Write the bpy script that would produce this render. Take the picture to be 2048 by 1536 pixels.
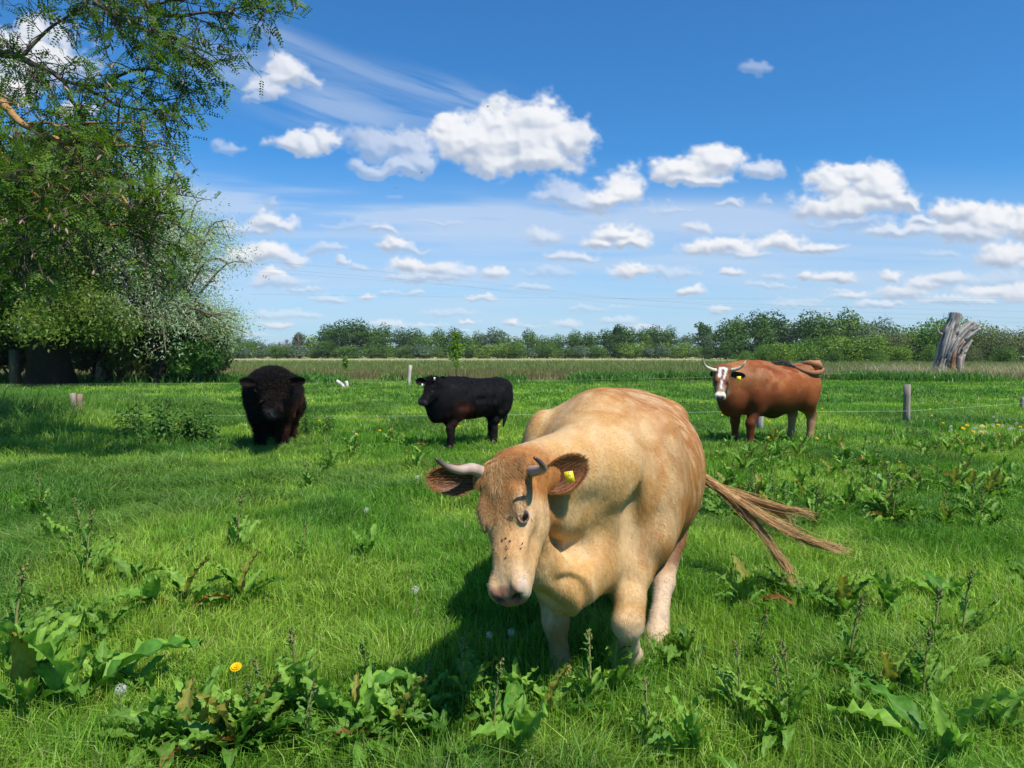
import bpy, math, random
import numpy as np
from mathutils import Vector, Matrix
S = bpy.context.scene
for o in list(bpy.data.objects): bpy.data.objects.remove(o)
# ------------------------------------------------------------------ camera, sky, sun, exposure
EYE = 1.55; FPX = 1480.0; PITCH = math.atan((768 - 708) / FPX)
cam_d = bpy.data.cameras.new('camera'); cam = bpy.data.objects.new('camera', cam_d)
S.collection.objects.link(cam); S.camera = cam
cam.location = (0, 0, EYE); cam.rotation_euler = (math.pi / 2 - PITCH, 0, 0)
cam_d.sensor_width = 36; cam_d.lens = 36 * FPX / 2048; cam_d.clip_start = .05; cam_d.clip_end = 20000
S.render.resolution_x, S.render.resolution_y = 1024, 768
SUN_DIR = Vector((.42, -.46, 1.0)).normalized()          # towards the sun
SUN_EL = math.asin(SUN_DIR.z); SUN_AZ = math.atan2(SUN_DIR.x, SUN_DIR.y)
W = bpy.data.worlds.new('World'); S.world = W; W.use_nodes = True
nt = W.node_tree; bg = nt.nodes['Background']
sk = nt.nodes.new('ShaderNodeTexSky'); sk.sky_type = 'NISHITA'; sk.sun_disc = False
sk.sun_elevation = SUN_EL; sk.sun_rotation = SUN_AZ
sk.air_density = 1.0; sk.dust_density = 0.35; sk.ozone_density = 3.2; sk.altitude = 0
wb = nt.nodes.new('ShaderNodeVectorMath'); wb.operation = 'MULTIPLY'; wb.inputs[1].default_value = (.40, 1.04, 1.52)   # the camera's cool white balance
nt.links.new(sk.outputs[0], wb.inputs[0]); nt.links.new(wb.outputs[0], bg.inputs[0]); bg.inputs[1].default_value = .080
sun_d = bpy.data.lights.new('sun', 'SUN'); sun_d.energy = 5.0; sun_d.angle = math.radians(.53)
sun_d.color = (1, .955, .87)
sun = bpy.data.objects.new('sun', sun_d); S.collection.objects.link(sun)
sun.rotation_euler = (-SUN_DIR).to_track_quat('-Z', 'Y').to_euler(); sun.location = (20, -15, 30)
S.view_settings.view_transform = 'Standard'; S.view_settings.look = 'None'
S.view_settings.exposure = 0.33; S.view_settings.gamma = 1.0
S.render.engine = 'CYCLES'
S.cycles.max_bounces = 6; S.cycles.transparent_max_bounces = 12
S.cycles.diffuse_bounces = 3; S.cycles.glossy_bounces = 2; S.cycles.transmission_bounces = 4
C = S.collection
rng = np.random.default_rng(11)

# ------------------------------------------------------------------ helpers
def px(u, v, D):                                       # point at distance D (along y) seen in direction (u, v)
    a = (u - 1024) / FPX; b = (768 - v) / FPX
    c, s = math.cos(PITCH), math.sin(PITCH)
    dy = c + b * s; dz = -s + b * c
    return np.array([a / dy * D, D, EYE + dz / dy * D])
def V(*a): return np.array(a, float)
def unit(v):
    v = np.asarray(v, float); n = np.linalg.norm(v, axis=-1, keepdims=True)
    return v / np.maximum(n, 1e-9)
def sm(a, b, x):
    t = np.clip((np.asarray(x, float) - a) / (b - a), 0, 1); return t * t * (3 - 2 * t)
def lerp(a, b, t): return a + (b - a) * t
def _h(i, j, k, s):
    n = (i * 374761393 + j * 668265263 + k * 2147483647 * 3 + s * 974634777) & 0xffffffff
    n = ((n ^ (n >> 13)) * 1274126177) & 0xffffffff
    n = ((n ^ (n >> 16)) * 2246822519) & 0xffffffff
    return ((n ^ (n >> 15)) & 0xffffff) / float(0xffffff)
def noise(P, seed=0):                                  # value noise, 0..1
    P = np.asarray(P, float)
    if P.shape[-1] == 2: P = np.concatenate([P, np.zeros(P.shape[:-1] + (1,))], -1)
    F = np.floor(P); f = P - F; F = F.astype(np.int64); f = f * f * f * (f * (f * 6 - 15) + 10)
    out = 0
    for di in (0, 1):
        wx = f[..., 0] if di else 1 - f[..., 0]
        for dj in (0, 1):
            wy = f[..., 1] if dj else 1 - f[..., 1]
            for dk in (0, 1):
                wz = f[..., 2] if dk else 1 - f[..., 2]
                out = out + wx * wy * wz * _h(F[..., 0] + di, F[..., 1] + dj, F[..., 2] + dk, seed)
    return out
def fbm(P, oct=4, seed=0, g=.5):
    P = np.asarray(P, float); a = 1; t = 0; o = 0
    for i in range(oct):
        o = o + a * noise(P * 2.03 ** i + 17.3 * i, seed + i); t += a; a *= g
    return o / t
def tag(o, label=None, cat=None, group=None, kind=None):
    if label: o['label'] = label
    if cat: o['category'] = cat
    if group: o['group'] = group
    if kind: o['kind'] = kind
    return o
def empty(name, loc, rz=0, **k):
    o = bpy.data.objects.new(name, None); C.objects.link(o); o.location = loc; o.rotation_euler = (0, 0, rz)
    o.empty_display_size = .1
    return tag(o, **k)
def mesh_np(name, verts, quads=None, tris=None, col=None, smooth=False):
    me = bpy.data.meshes.new(name); verts = np.asarray(verts, np.float32)
    quads = np.zeros((0, 4), np.int32) if quads is None else np.asarray(quads, np.int32)
    tris = np.zeros((0, 3), np.int32) if tris is None else np.asarray(tris, np.int32)
    me.vertices.add(len(verts)); me.vertices.foreach_set('co', verts.ravel())
    nq, n3 = len(quads), len(tris)
    me.loops.add(nq * 4 + n3 * 3)
    me.loops.foreach_set('vertex_index', np.concatenate([quads.ravel(), tris.ravel()]).astype(np.int32))
    me.polygons.add(nq + n3)
    st = np.concatenate([np.arange(nq) * 4, nq * 4 + np.arange(n3) * 3]).astype(np.int32)
    me.polygons.foreach_set('loop_start', st)
    if col is not None:
        a = me.color_attributes.new('Col', 'FLOAT_COLOR', 'POINT')
        c = np.ones((len(verts), 4), np.float32); c[:, :col.shape[1]] = col
        a.data.foreach_set('color', c.ravel())
    me.update(calc_edges=True)
    if smooth: me.shade_smooth()
    return me
def obj(name, me, mat, parent=None, loc=None):
    o = bpy.data.objects.new(name, me); C.objects.link(o)
    if mat is not None and not me.materials: me.materials.append(mat)
    if parent is not None: o.parent = parent
    if loc is not None: o.location = loc
    return o
class MB:                                              # gathers pieces into one mesh
    def __init__(s): s.v = []; s.q = []; s.t = []; s.c = []; s.n = 0
    def add(s, v, q=None, t=None, c=(1, 1, 1)):
        v = np.asarray(v, float).reshape(-1, 3); s.v.append(v)
        if q is not None and len(q): s.q.append(np.asarray(q) + s.n)
        if t is not None and len(t): s.t.append(np.asarray(t) + s.n)
        c = np.asarray(c, float)
        s.c.append(np.broadcast_to(c, (len(v), 3)) if c.ndim == 1 else c); s.n += len(v)
    def tube(s, pts, rad, n=8, c=(1, 1, 1), cap=True, squash=None, wob=0, seed=0):
        pts = np.asarray(pts, float); m = len(pts); rad = np.broadcast_to(np.asarray(rad, float), (m,))
        T = unit(np.gradient(pts, axis=0)); up = V(0, 0, 1) if abs(T[0][2]) < .9 else V(0, 1, 0)
        A = unit(np.cross(T[0], up)); vs = []; an = np.arange(n) / n * 2 * math.pi
        for i in range(m):
            A = unit(A - T[i] * np.dot(A, T[i])); B = np.cross(T[i], A)
            r = rad[i] * (1 + (wob * (noise(np.stack([np.cos(an) * 1.7, np.sin(an) * 1.7, np.full(n, i * .6 + seed)], 1), 5) - .5) * 2 if wob else 0))
            r = np.broadcast_to(r, (n,))
            vs.append(pts[i] + (np.cos(an) * r)[:, None] * A + (np.sin(an) * r)[:, None] * B * (squash or 1))
        v = np.concatenate(vs); q = []
        for i in range(m - 1):
            for k in range(n):
                a = i * n + k; b = i * n + (k + 1) % n; q.append((a, b, b + n, a + n))
        t = []
        if cap:
            v = np.concatenate([v, pts[:1], pts[-1:]]); e = m * n
            for k in range(n):
                t.append((e, (k + 1) % n, k)); t.append((e + 1, (m - 1) * n + k, (m - 1) * n + (k + 1) % n))
        if np.asarray(c).ndim == 2:
            cc = np.repeat(np.asarray(c), n, 0)
            if cap: cc = np.concatenate([cc, c[:1], c[-1:]])
            c = cc
        s.add(v, q, t, c)
    def mesh(s, name, smooth=False):
        return mesh_np(name, np.concatenate(s.v), np.concatenate(s.q) if s.q else None,
                       np.concatenate(s.t) if s.t else None, np.concatenate(s.c), smooth)
def rough_tube(m, pts, rad, c, c2, seed=0, n=40, rings=36, amp=.32, flat=1.0, end=None):    # gnarled, fissured wood
    p = spline(pts, rings); r = np.interp(np.linspace(0, 1, rings), np.linspace(0, 1, len(rad)), rad); T = unit(np.gradient(p, axis=0)); A = unit(np.cross(T[0], V(0, 1, .2))); an = np.arange(n) / n * 2 * math.pi; vs = []; cs = []
    for i in range(rings):
        A = unit(A - T[i] * np.dot(A, T[i])); Bv = np.cross(T[i], A); s = i / rings * 3; q = np.stack([np.cos(an) * 1.3, np.sin(an) * 1.3, np.full(n, s * .8 + seed)], 1)
        big = noise(q, 5) - .5; fis = np.abs(noise(q * V(3.6, 3.6, .9), 6) - .5) * 2; fi2 = noise(q * V(8, 8, 2.2), 7); k = r[i] * (1 + amp * 1.6 * big - amp * .75 * (fis < .16) + amp * .3 * (fi2 - .5))
        vs.append(p[i] + (np.cos(an) * k)[:, None] * A + (np.sin(an) * k * flat)[:, None] * Bv); t = np.clip(.5 + 1.6 * (noise(q * V(1.6, 1.6, 1.2), 9) - .5) , 0, 1)[:, None]
        cs.append(lerp(np.array(c), np.array(c2), t) * (1 - .55 * (fis < .16))[:, None] * (.75 + .5 * fi2)[:, None])
    v = np.concatenate(vs + [p[:1], p[-1:]]); cc = np.concatenate(cs + [[c], [end if end is not None else c]]); q = []; t = []; e = rings * n
    for i in range(rings - 1):
        for k in range(n): a = i * n + k; b = i * n + (k + 1) % n; q.append((a, b, b + n, a + n))
    for k in range(n): t.append((e, (k + 1) % n, k)); t.append((e + 1, e - n + k, e - n + (k + 1) % n))
    m.add(v, q, t, cc)
def spline(P, n):                                      # Catmull-Rom through P
    P = np.asarray(P, float); Q = np.concatenate([2 * P[:1] - P[1:2], P, 2 * P[-1:] - P[-2:-1]])
    u = np.linspace(0, len(P) - 1, n); i = np.minimum(u.astype(int), len(P) - 2); f = (u - i)[:, None]
    a, b, c, d = Q[i], Q[i + 1], Q[i + 2], Q[i + 3]
    return .5 * (2 * b + (c - a) * f + (2 * a - 5 * b + 4 * c - d) * f ** 2 + (3 * b - a - 3 * c + d) * f ** 3)
# ------------------------------------------------------------------ materials
def mat(name, rough=.8, spec=.3, transl=0, nscale=0, namp=.2, bump=0, bscale=40, sheen=0, tint=(1, 1, 1), stretch=None, bdist=.02, sss=0, coat=0):
    m = bpy.data.materials.new(name); m.use_nodes = True; t = m.node_tree; N = t.nodes; L = t.links
    b = N['Principled BSDF']; b.inputs['Roughness'].default_value = rough; b.inputs['Specular IOR Level'].default_value = spec
    if sheen: b.inputs['Sheen Weight'].default_value = sheen; b.inputs['Sheen Roughness'].default_value = .4
    if coat: b.inputs['Coat Weight'].default_value = coat; b.inputs['Coat Roughness'].default_value = .15
    if sss:
        b.inputs['Subsurface Weight'].default_value = sss; b.inputs['Subsurface Scale'].default_value = .02
    at = N.new('ShaderNodeAttribute'); at.attribute_name = 'Col'; src = at.outputs['Color']
    tc = N.new('ShaderNodeTexCoord'); mp = N.new('ShaderNodeMapping'); L.new(tc.outputs['Object'], mp.inputs[0])
    if stretch: mp.inputs['Scale'].default_value = stretch
    if nscale:
        no = N.new('ShaderNodeTexNoise'); no.inputs['Scale'].default_value = nscale; no.inputs['Detail'].default_value = 5
        no.inputs['Roughness'].default_value = .65
        L.new(mp.outputs[0], no.inputs['Vector'])
        mr = N.new('ShaderNodeMapRange'); mr.inputs[1].default_value = .28; mr.inputs[2].default_value = .72
        mr.inputs[3].default_value = 1 - namp; mr.inputs[4].default_value = 1 + namp; L.new(no.outputs[0], mr.inputs[0])
        vm = N.new('ShaderNodeVectorMath'); vm.operation = 'SCALE'; L.new(src, vm.inputs[0]); L.new(mr.outputs[0], vm.inputs['Scale'])
        src = vm.outputs[0]
    if tint != (1, 1, 1):
        v2 = N.new('ShaderNodeVectorMath'); v2.operation = 'MULTIPLY'; v2.inputs[1].default_value = tint; L.new(src, v2.inputs[0]); src = v2.outputs[0]
    L.new(src, b.inputs['Base Color'])
    if bump:
        nb = N.new('ShaderNodeTexNoise'); nb.inputs['Scale'].default_value = bscale; nb.inputs['Detail'].default_value = 6
        L.new(mp.outputs[0], nb.inputs['Vector']); bm = N.new('ShaderNodeBump'); bm.inputs['Strength'].default_value = bump
        bm.inputs['Distance'].default_value = bdist; L.new(nb.outputs[0], bm.inputs['Height']); L.new(bm.outputs[0], b.inputs['Normal'])
    if transl:
        tr = N.new('ShaderNodeBsdfTranslucent'); mx = N.new('ShaderNodeMixShader'); mx.inputs[0].default_value = transl
        v3 = N.new('ShaderNodeVectorMath'); v3.operation = 'MULTIPLY'; v3.inputs[1].default_value = (1.3, 1.5, .7); L.new(src, v3.inputs[0])
        L.new(v3.outputs[0], tr.inputs['Color']); L.new(b.outputs[0], mx.inputs[1]); L.new(tr.outputs[0], mx.inputs[2])
        L.new(mx.outputs[0], N['Material Output'].inputs[0])
    return m
M_grass = mat('grass_blades', .45, .32, .38)
M_leaf = mat('leaves', .55, .25, .38)
M_far = mat('far_leaves', .7, .2, .25)
M_dock = mat('dock_leaves', .5, .22, .32, nscale=25, namp=.2, bump=.4, bscale=60, bdist=.008)
M_ground = mat('ground_turf', .95, .1, nscale=1.6, namp=.35, bump=.6, bscale=6, bdist=.06)
M_bark = mat('bark', .9, .15, nscale=7, namp=.4, bump=1, bscale=14, stretch=(1, 1, .25), bdist=.06)
M_twig = mat('twigs', .85, .2, nscale=30, namp=.3)
M_wood = mat('weathered_wood', .85, .2, nscale=9, namp=.45, bump=.9, bscale=30, stretch=(1, 1, .1), bdist=.02)
M_coat = mat('short_coat', .6, .22, nscale=60, namp=.16, sheen=.0, bump=.5, bscale=60, bdist=.009, stretch=(1, 1, .4))
M_fur = mat('fur_strands', .5, .3, .08)
M_dark = mat('dark_fur', .6, .22, nscale=30, namp=.5, bump=.8, bscale=60, bdist=.015)
M_blackfur = mat('black_fur_strands', .7, .10)
M_horn = mat('horn', .32, .5, nscale=20, namp=.15, bump=.15, bscale=60, bdist=.004)
M_wet = mat('eye', .12, .35)
M_skin = mat('skin', .42, .5, nscale=60, namp=.12, bump=.5, bscale=140, bdist=.003, sss=.1)
M_tag = mat('tag_plastic', .35, .5)
M_wire = mat('fence_wire', .35, .6)
M_petal = mat('petals', .6, .2, .3)
M_hoof = mat('hoof', .5, .3, nscale=30, namp=.2)
# ------------------------------------------------------------------ ground
def gz(x, y):
    x = np.asarray(x, float); y = np.asarray(y, float); P = np.stack([x, y], -1)
    z = .10 * (noise(P * .45, 3) - .5) + .05 * (noise(P * 1.3, 4) - .5)
    z = z * (1 - sm(20, 45, y))
    bank = .42 * sm(-7.5, -12, x) * sm(7, 11, y) * (1 - sm(17, 23, y))
    return z + bank
def lush(x, y):                                        # 0..1 dark lush patches in the pasture
    P = np.stack([x, y], -1)
    return sm(.42, .68, .6 * noise(P * .55 + 7, 21) + .4 * noise(P * 1.7, 22))
def edge(x, y):                                        # 0 pasture .. 1 meadow beyond the far fence
    return sm(-1.2, 1.2, y - (41 + .03 * x + 1.5 * (noise(np.stack([x * .3, y * .1], -1), 9) - .5) * 2))
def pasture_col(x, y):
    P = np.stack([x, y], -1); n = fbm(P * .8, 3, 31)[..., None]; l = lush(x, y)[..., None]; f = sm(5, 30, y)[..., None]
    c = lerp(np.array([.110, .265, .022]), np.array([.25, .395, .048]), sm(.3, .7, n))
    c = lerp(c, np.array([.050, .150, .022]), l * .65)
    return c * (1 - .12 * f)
def meadow_col(x, y):
    P = np.stack([x * .02, y * .05], -1); n = noise(P, 41); n2 = noise(np.stack([x * .5, y * .25], -1), 42)
    k = np.log(np.clip(y, 40, 400)) + (n - .5) * .35
    c = np.stack([np.interp(k, np.log([42, 55, 75, 110, 150, 200]), v) for v in
                  ([.19, .20, .175, .16, .26, .40], [.155, .18, .215, .205, .28, .38], [.075, .07, .06, .065, .11, .16])], -1)
    return c * (.72 + .30 * n2)[..., None]
gx = np.sinh(np.linspace(-8.2, 8.2, 331)) * 1.15
gy = np.concatenate([[-1200, -300, -80, -30, -12, -5], np.arange(-2, 24, .3), np.geomspace(24.3, 2600, 110)])
GX, GY = np.meshgrid(gx, gy); GZ = gz(GX, GY)
nx, ny = len(gx), len(gy); ii = (np.arange(ny - 1)[:, None] * nx + np.arange(nx - 1)).ravel()
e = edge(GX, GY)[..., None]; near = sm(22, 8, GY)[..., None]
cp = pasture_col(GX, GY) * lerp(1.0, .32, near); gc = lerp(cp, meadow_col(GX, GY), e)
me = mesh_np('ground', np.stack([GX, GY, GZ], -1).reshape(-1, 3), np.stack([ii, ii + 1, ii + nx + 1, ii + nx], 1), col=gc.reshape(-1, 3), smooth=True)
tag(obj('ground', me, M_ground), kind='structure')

# ------------------------------------------------------------------ clouds on the sky dome
BL = []                                                # u, v, ru, rv, opacity, grey
def cl(*a):
    for b in a: b = b if len(b) == 6 else b + (1, 0)[len(b) - 4:]; BL.append((b[0], b[1], b[2] * 1.12, b[3] * 1.15, b[4], b[5]))
cl((1035, 285, 130, 68, 1, .1), (930, 285, 88, 60, 1, .05), (985, 245, 45, 42), (1062, 250, 78, 52), (1135, 285, 60, 48, 1, .1), (1050, 325, 120, 36, 1, .3), (1165, 275, 28, 36, .9, 0), (900, 250, 40, 25),
   (600, 288, 62, 24, .9, .1), (648, 275, 42, 30, .9, .1), (750, 290, 58, 36, .55, .6), (815, 295, 46, 40, .6, .4), (790, 342, 75, 20, .6, .4), (835, 325, 40, 30, .6, .4),
   (556, 148, 44, 36, .9, .1), (530, 178, 36, 24, .7, .2), (612, 158, 30, 14, .6, 0), (505, 198, 22, 12, .4, .1), (460, 292, 42, 15, .4, .2), (435, 280, 18, 14, .35, .2),
   (1365, 342, 62, 34), (1425, 325, 52, 36), (1390, 362, 70, 18, .9, .3), (1525, 342, 44, 21, .75, .2), (1250, 372, 46, 38), (1215, 395, 62, 26, 1, .2), (1120, 388, 55, 34, .55, .4), (1150, 408, 40, 16, .6, .4),
   (1460, 412, 26, 13, .6, .2), (1345, 416, 44, 9, .3, .5), (1388, 460, 28, 18, .6, .2), (1530, 410, 16, 14, .3, .5), (1515, 135, 30, 15, .3, .2),
   (1668, 368, 58, 38), (1752, 372, 56, 48), (1700, 350, 50, 26), (1705, 412, 125, 34, 1, .3), (1795, 402, 44, 30, 1, .15), (1690, 448, 95, 12, .4, .8),
   (1915, 425, 52, 32), (1985, 440, 62, 34), (1925, 462, 120, 28, .9, .3), (1800, 466, 80, 14, .7, .1), (1840, 440, 34, 18, .8, 0), (2050, 450, 40, 40, 1, .1), (2120, 430, 60, 40, 1, .1),
   (2015, 515, 68, 34, 1, .2), (2090, 540, 60, 20, .8, .5), (1880, 510, 36, 12, .3, .5), (1985, 560, 95, 16, .3, .8),
   (1450, 496, 82, 20), (1560, 488, 62, 20), (1642, 494, 56, 13, .9, .1), (1500, 512, 60, 9, .5, .6), (1235, 472, 52, 20), (1195, 488, 36, 13), (1260, 488, 34, 15, 1, .2), (1092, 475, 40, 18, .5, .3),
   (530, 436, 38, 24, .9, .1), (500, 452, 52, 17, .6, .4), (560, 448, 36, 16, .8, .2), (525, 508, 62, 26), (480, 520, 44, 18, .9, .2), (575, 518, 44, 18, .8, .3), (548, 553, 36, 13, 1, .1), (560, 566, 70, 13, .5, .5),
   (650, 500, 46, 13, .45, .4), (762, 461, 34, 12, .7, .1), (700, 452, 80, 12, .25, .6), (880, 445, 50, 9, .25, .9), (540, 400, 18, 8, .3, 1), (790, 404, 18, 6, .25, 1),
   (800, 492, 36, 15, .95, .1), (820, 502, 48, 10, .5, .7), (820, 535, 46, 18), (880, 540, 56, 18, .85, .3), (850, 556, 90, 10, .6, .6), (925, 548, 30, 14, .6, .3), (990, 552, 32, 15, .8, .1), (690, 527, 18, 10, .6, .2), (720, 535, 20, 8, .4, .3),
   (1140, 517, 52, 14, .7, .2), (1100, 548, 60, 10, .3, .5), (1255, 546, 48, 17), (1345, 548, 56, 15, .4, .4), (1378, 583, 30, 12, .9, .1), (1465, 551, 28, 11, .8, .1), (1548, 556, 28, 9, .4, .4), (1540, 574, 50, 8, .4, .4),
   (1608, 551, 24, 11, .85, .1), (1672, 555, 52, 16, .9, .2), (1700, 592, 44, 11, .7, .2), (1778, 555, 22, 14, .9, .1), (1800, 586, 62, 17, .8, .1), (1840, 572, 44, 14, .8, .1), (1890, 562, 56, 15, .8, .2), (1990, 583, 76, 20, .95, .1), (1915, 602, 90, 11, .6, .3), (2060, 590, 80, 26, .9, .1),
   (1760, 610, 60, 9, .6, .2), (1440, 620, 26, 10, .6, .1), (660, 600, 40, 8, .5, .2), (733, 594, 20, 9, .9, 0), (965, 597, 40, 10, .7, .1), (1060, 577, 50, 8, .4, .4), (1130, 650, 34, 11, .5, .1), (1025, 645, 22, 9, .9, 0), (940, 645, 20, 6, .8, 0), (780, 650, 40, 11, .55, .1),
   (560, 630, 70, 12, .4, .3), (555, 650, 36, 9, .7, .1), (610, 632, 40, 9, .4, .2), (900, 628, 60, 8, .3, .3), (1240, 642, 40, 9, .4, .2), (1290, 655, 24, 7, .5, .1), (1180, 620, 50, 8, .3, .3), (830, 585, 22, 7, .5, .2), (1590, 610, 60, 9, .35, .3),
   (60, 120, 120, 70), (20, 180, 60, 40), (150, 230, 50, 22, .8, .1), (120, 80, 50, 30, .7, .1), (340, 560, 100, 34, .9, .1), (300, 480, 60, 20, .7, .2), (200, 640, 90, 30, .7, .2))
r_ = random.Random(5)
for i in range(70):                                    # clouds beyond both sides of the photograph
    u = r_.choice([r_.uniform(-1100, -60), r_.uniform(2120, 3100)]); v = 690 - 620 * r_.random() ** 1.3
    k = .3 + (700 - v) / 500; w = r_.uniform(30, 90) * k
    for j in range(3): cl((u + r_.uniform(-1, 1) * w * .8, v + r_.uniform(-.2, .2) * w, w * r_.uniform(.5, 1), w * r_.uniform(.22, .4), r_.uniform(.6, 1), r_.uniform(0, .3)))
for i in range(46):
    cl((r_.uniform(-900, 2900), r_.uniform(560, 700), r_.uniform(20, 60), r_.uniform(3, 8), r_.uniform(.2, .5), r_.uniform(0, .5)))
st = 2.3; us = np.arange(-900, 2950, st); vs = np.arange(-330, 716, st)
U, Vv = np.meshgrid(us, vs); small = sm(380, 640, Vv)[...]
P = np.stack([U, Vv * 1.3], -1)
n1 = noise(P / 60, 1) - .5; n2 = noise(P / 27, 2) - .5; n3 = noise(P / 12, 3) - .5; n4 = noise(P / 6, 4) - .5; n5 = noise(P / 3.2, 6) - .5
wu = 30 * (noise(P / 55, 11) - .5) * (1 - small * .75) + 16 * (noise(P / 22, 12) - .5) + 7 * (noise(P / 9, 15) - .5); wv = (26 * (noise(P / 50, 13) - .5) * (1 - small * .85) + 13 * (noise(P / 20, 14) - .5) * (1 - .6 * small) + 6 * (noise(P / 8, 16) - .5))
F = np.full(U.shape, -1.0); OP = np.zeros(U.shape); GR = np.zeros(U.shape); VR = np.zeros(U.shape); WS = np.full(U.shape, 1e-6)
for (cu, cv, ru, rv, op, gr) in BL:
    j0, j1 = np.searchsorted(us, [cu - ru * 1.7 - 30, cu + ru * 1.7 + 30]); i0, i1 = np.searchsorted(vs, [cv - rv * 1.9 - 25, cv + rv * 1.9 + 25])
    if j1 <= j0 or i1 <= i0: continue
    s_ = (slice(i0, i1), slice(j0, j1)); du = (U[s_] + wu[s_] - cu) / ru; dv = (Vv[s_] + wv[s_] - cv) / rv
    dv = np.where(dv > 0, dv * 1.35, dv * .95); r2 = du * du + dv * dv; f = 1 - np.sqrt(r2 + .02); w = np.exp(6 * np.clip(f, -1, 1))
    F[s_] = np.maximum(F[s_], f); OP[s_] += w * op; GR[s_] += w * gr; VR[s_] += w * dv; WS[s_] += w
OP /= WS; GR /= WS; VR /= WS
big = 1 - small
d = F + .06 + .26 * n1 * big + .26 * n2 * (1 - .5 * small) + .17 * n3 + .10 * n4 + .07 * n5
A = sm(-.07, .50, d) * OP
bil = lambda n: 1 - np.abs(n) * 3.2
H = np.clip(np.sqrt(np.clip(F + .25, 0, 1.2)) * 58 + big * 4 * bil(n2) + 1.6 * bil(n3) + .5 * bil(n4) + 30 * n1, 0, 110) * (1 - .55 * small)
K_ = np.array([1, 4, 6, 4, 1]) / 16
for _ in range(2): H = np.apply_along_axis(lambda r: np.convolve(r, K_, 'same'), 1, H); H = np.apply_along_axis(lambda r: np.convolve(r, K_, 'same'), 0, H)
dy, dx = np.gradient(H, st); L3 = V(.45, -.72, .55); L3 = L3 / np.linalg.norm(L3)
nn = 1 / np.sqrt(dx * dx + dy * dy + 1.2); lit = (-dx * L3[0] - dy * L3[1] + 1.1 * L3[2]) * nn
under = sm(-.15, .75, VR + .5 * n2) * (.55 + .45 * big)
sh = np.clip(.62 + .55 * (lit - .35) - .36 * under - .30 * GR, 0, 1); sh = sm(-.05, 1.0, sh)
col = lerp(np.array([.44, .53, .68]), np.array([.97, .985, 1.02]), sh[..., None])
edge_thin = (1 - sm(.1, .55, d))[..., None]; col = lerp(col, np.array([.66, .75, .90]), edge_thin * .35)
# thin veils
def band(u0, v0, u1, v1, w0, w1, op, seed, sc=(220, 16)):
    t = np.clip((U - u0) / (u1 - u0), -.3, 1.3); mid = v0 + (v1 - v0) * t + 16 * np.sin(t * 4); w = w0 + (w1 - w0) * t
    q = (Vv - mid) / w; rot = np.stack([(U + Vv * .4) / sc[0], (Vv - (v1 - v0) / (u1 - u0) * U) / sc[1]], -1)
    return op * np.exp(-q * q * 1.4) * sm(.18, .62, fbm(rot, 4, seed)) * sm(-.25, .02, (U - u0) / (u1 - u0)) * sm(1.28, .9, (U - u0) / (u1 - u0))
ve = 1.6 * band(330, 385, 1500, 450, 46, 36, .6, 61, (420, 40)) + band(540, 60, 980, 215, 26, 34, .28, 62) + band(420, 120, 760, 250, 60, 60, .22, 63) + band(640, 190, 1000, 260, 60, 50, .22, 64) \
   + band(380, 90, 560, 130, 40, 50, .2, 65) + band(700, 470, 2400, 500, 60, 70, .28, 66, (420, 20)) + band(-200, 520, 2300, 560, 90, 80, .28, 67, (500, 22))
ve = np.clip(ve, 0, .6); hz = .74 * sm(300, 700, Vv) ** .8 * (.7 + .3 * fbm(np.stack([U / 300, Vv / 20], -1), 3, 71))
ve = 1 - (1 - ve) * (1 - hz); A = np.clip(A, 0, 1)
Z = A + ve * (1 - A); col = (col * A[..., None] + np.array([.66, .77, .93]) * (ve * (1 - A))[..., None]) / np.maximum(Z, 1e-4)[..., None]
fadeo = sm(-900, -600, U) * sm(2950, 2650, U) * sm(-330, -180, Vv); Z = Z * fadeo
a_ = (U - 1024) / FPX; b_ = (768 - Vv) / FPX; c_, s_ = math.cos(PITCH), math.sin(PITCH)
D = unit(np.stack([a_, c_ + b_ * s_, -s_ + b_ * c_], -1)) * 6000; D[..., 2] += EYE
nv, nu = U.shape; ii = (np.arange(nv - 1)[:, None] * nu + np.arange(nu - 1)).ravel(); q = np.stack([ii, ii + nu, ii + nu + 1, ii + 1], 1)
zf = Z.ravel(); q = q[(zf[q].max(1) > .004)]
used = np.unique(q); remap = np.zeros(nv * nu, np.int32); remap[used] = np.arange(len(used))
cc = np.concatenate([col.reshape(-1, 3), zf[:, None]], 1)[used]
me = mesh_np('sky', D.reshape(-1, 3)[used], remap[q], col=cc, smooth=True)
m = bpy.data.materials.new('cloud_light'); m.use_nodes = True; t = m.node_tree; t.nodes.remove(t.nodes['Principled BSDF'])
at = t.nodes.new('ShaderNodeAttribute'); at.attribute_name = 'Col'; em = t.nodes.new('ShaderNodeEmission'); em.inputs[1].default_value = .76
tp = t.nodes.new('ShaderNodeBsdfTransparent'); mx = t.nodes.new('ShaderNodeMixShader')
t.links.new(at.outputs['Color'], em.inputs[0]); t.links.new(at.outputs['Alpha'], mx.inputs[0]); t.links.new(tp.outputs[0], mx.inputs[1]); t.links.new(em.outputs[0], mx.inputs[2])
t.links.new(mx.outputs[0], t.nodes['Material Output'].inputs[0]); m.cycles.emission_sampling = 'NONE'
tag(obj('sky', me, m), kind='structure')

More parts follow.
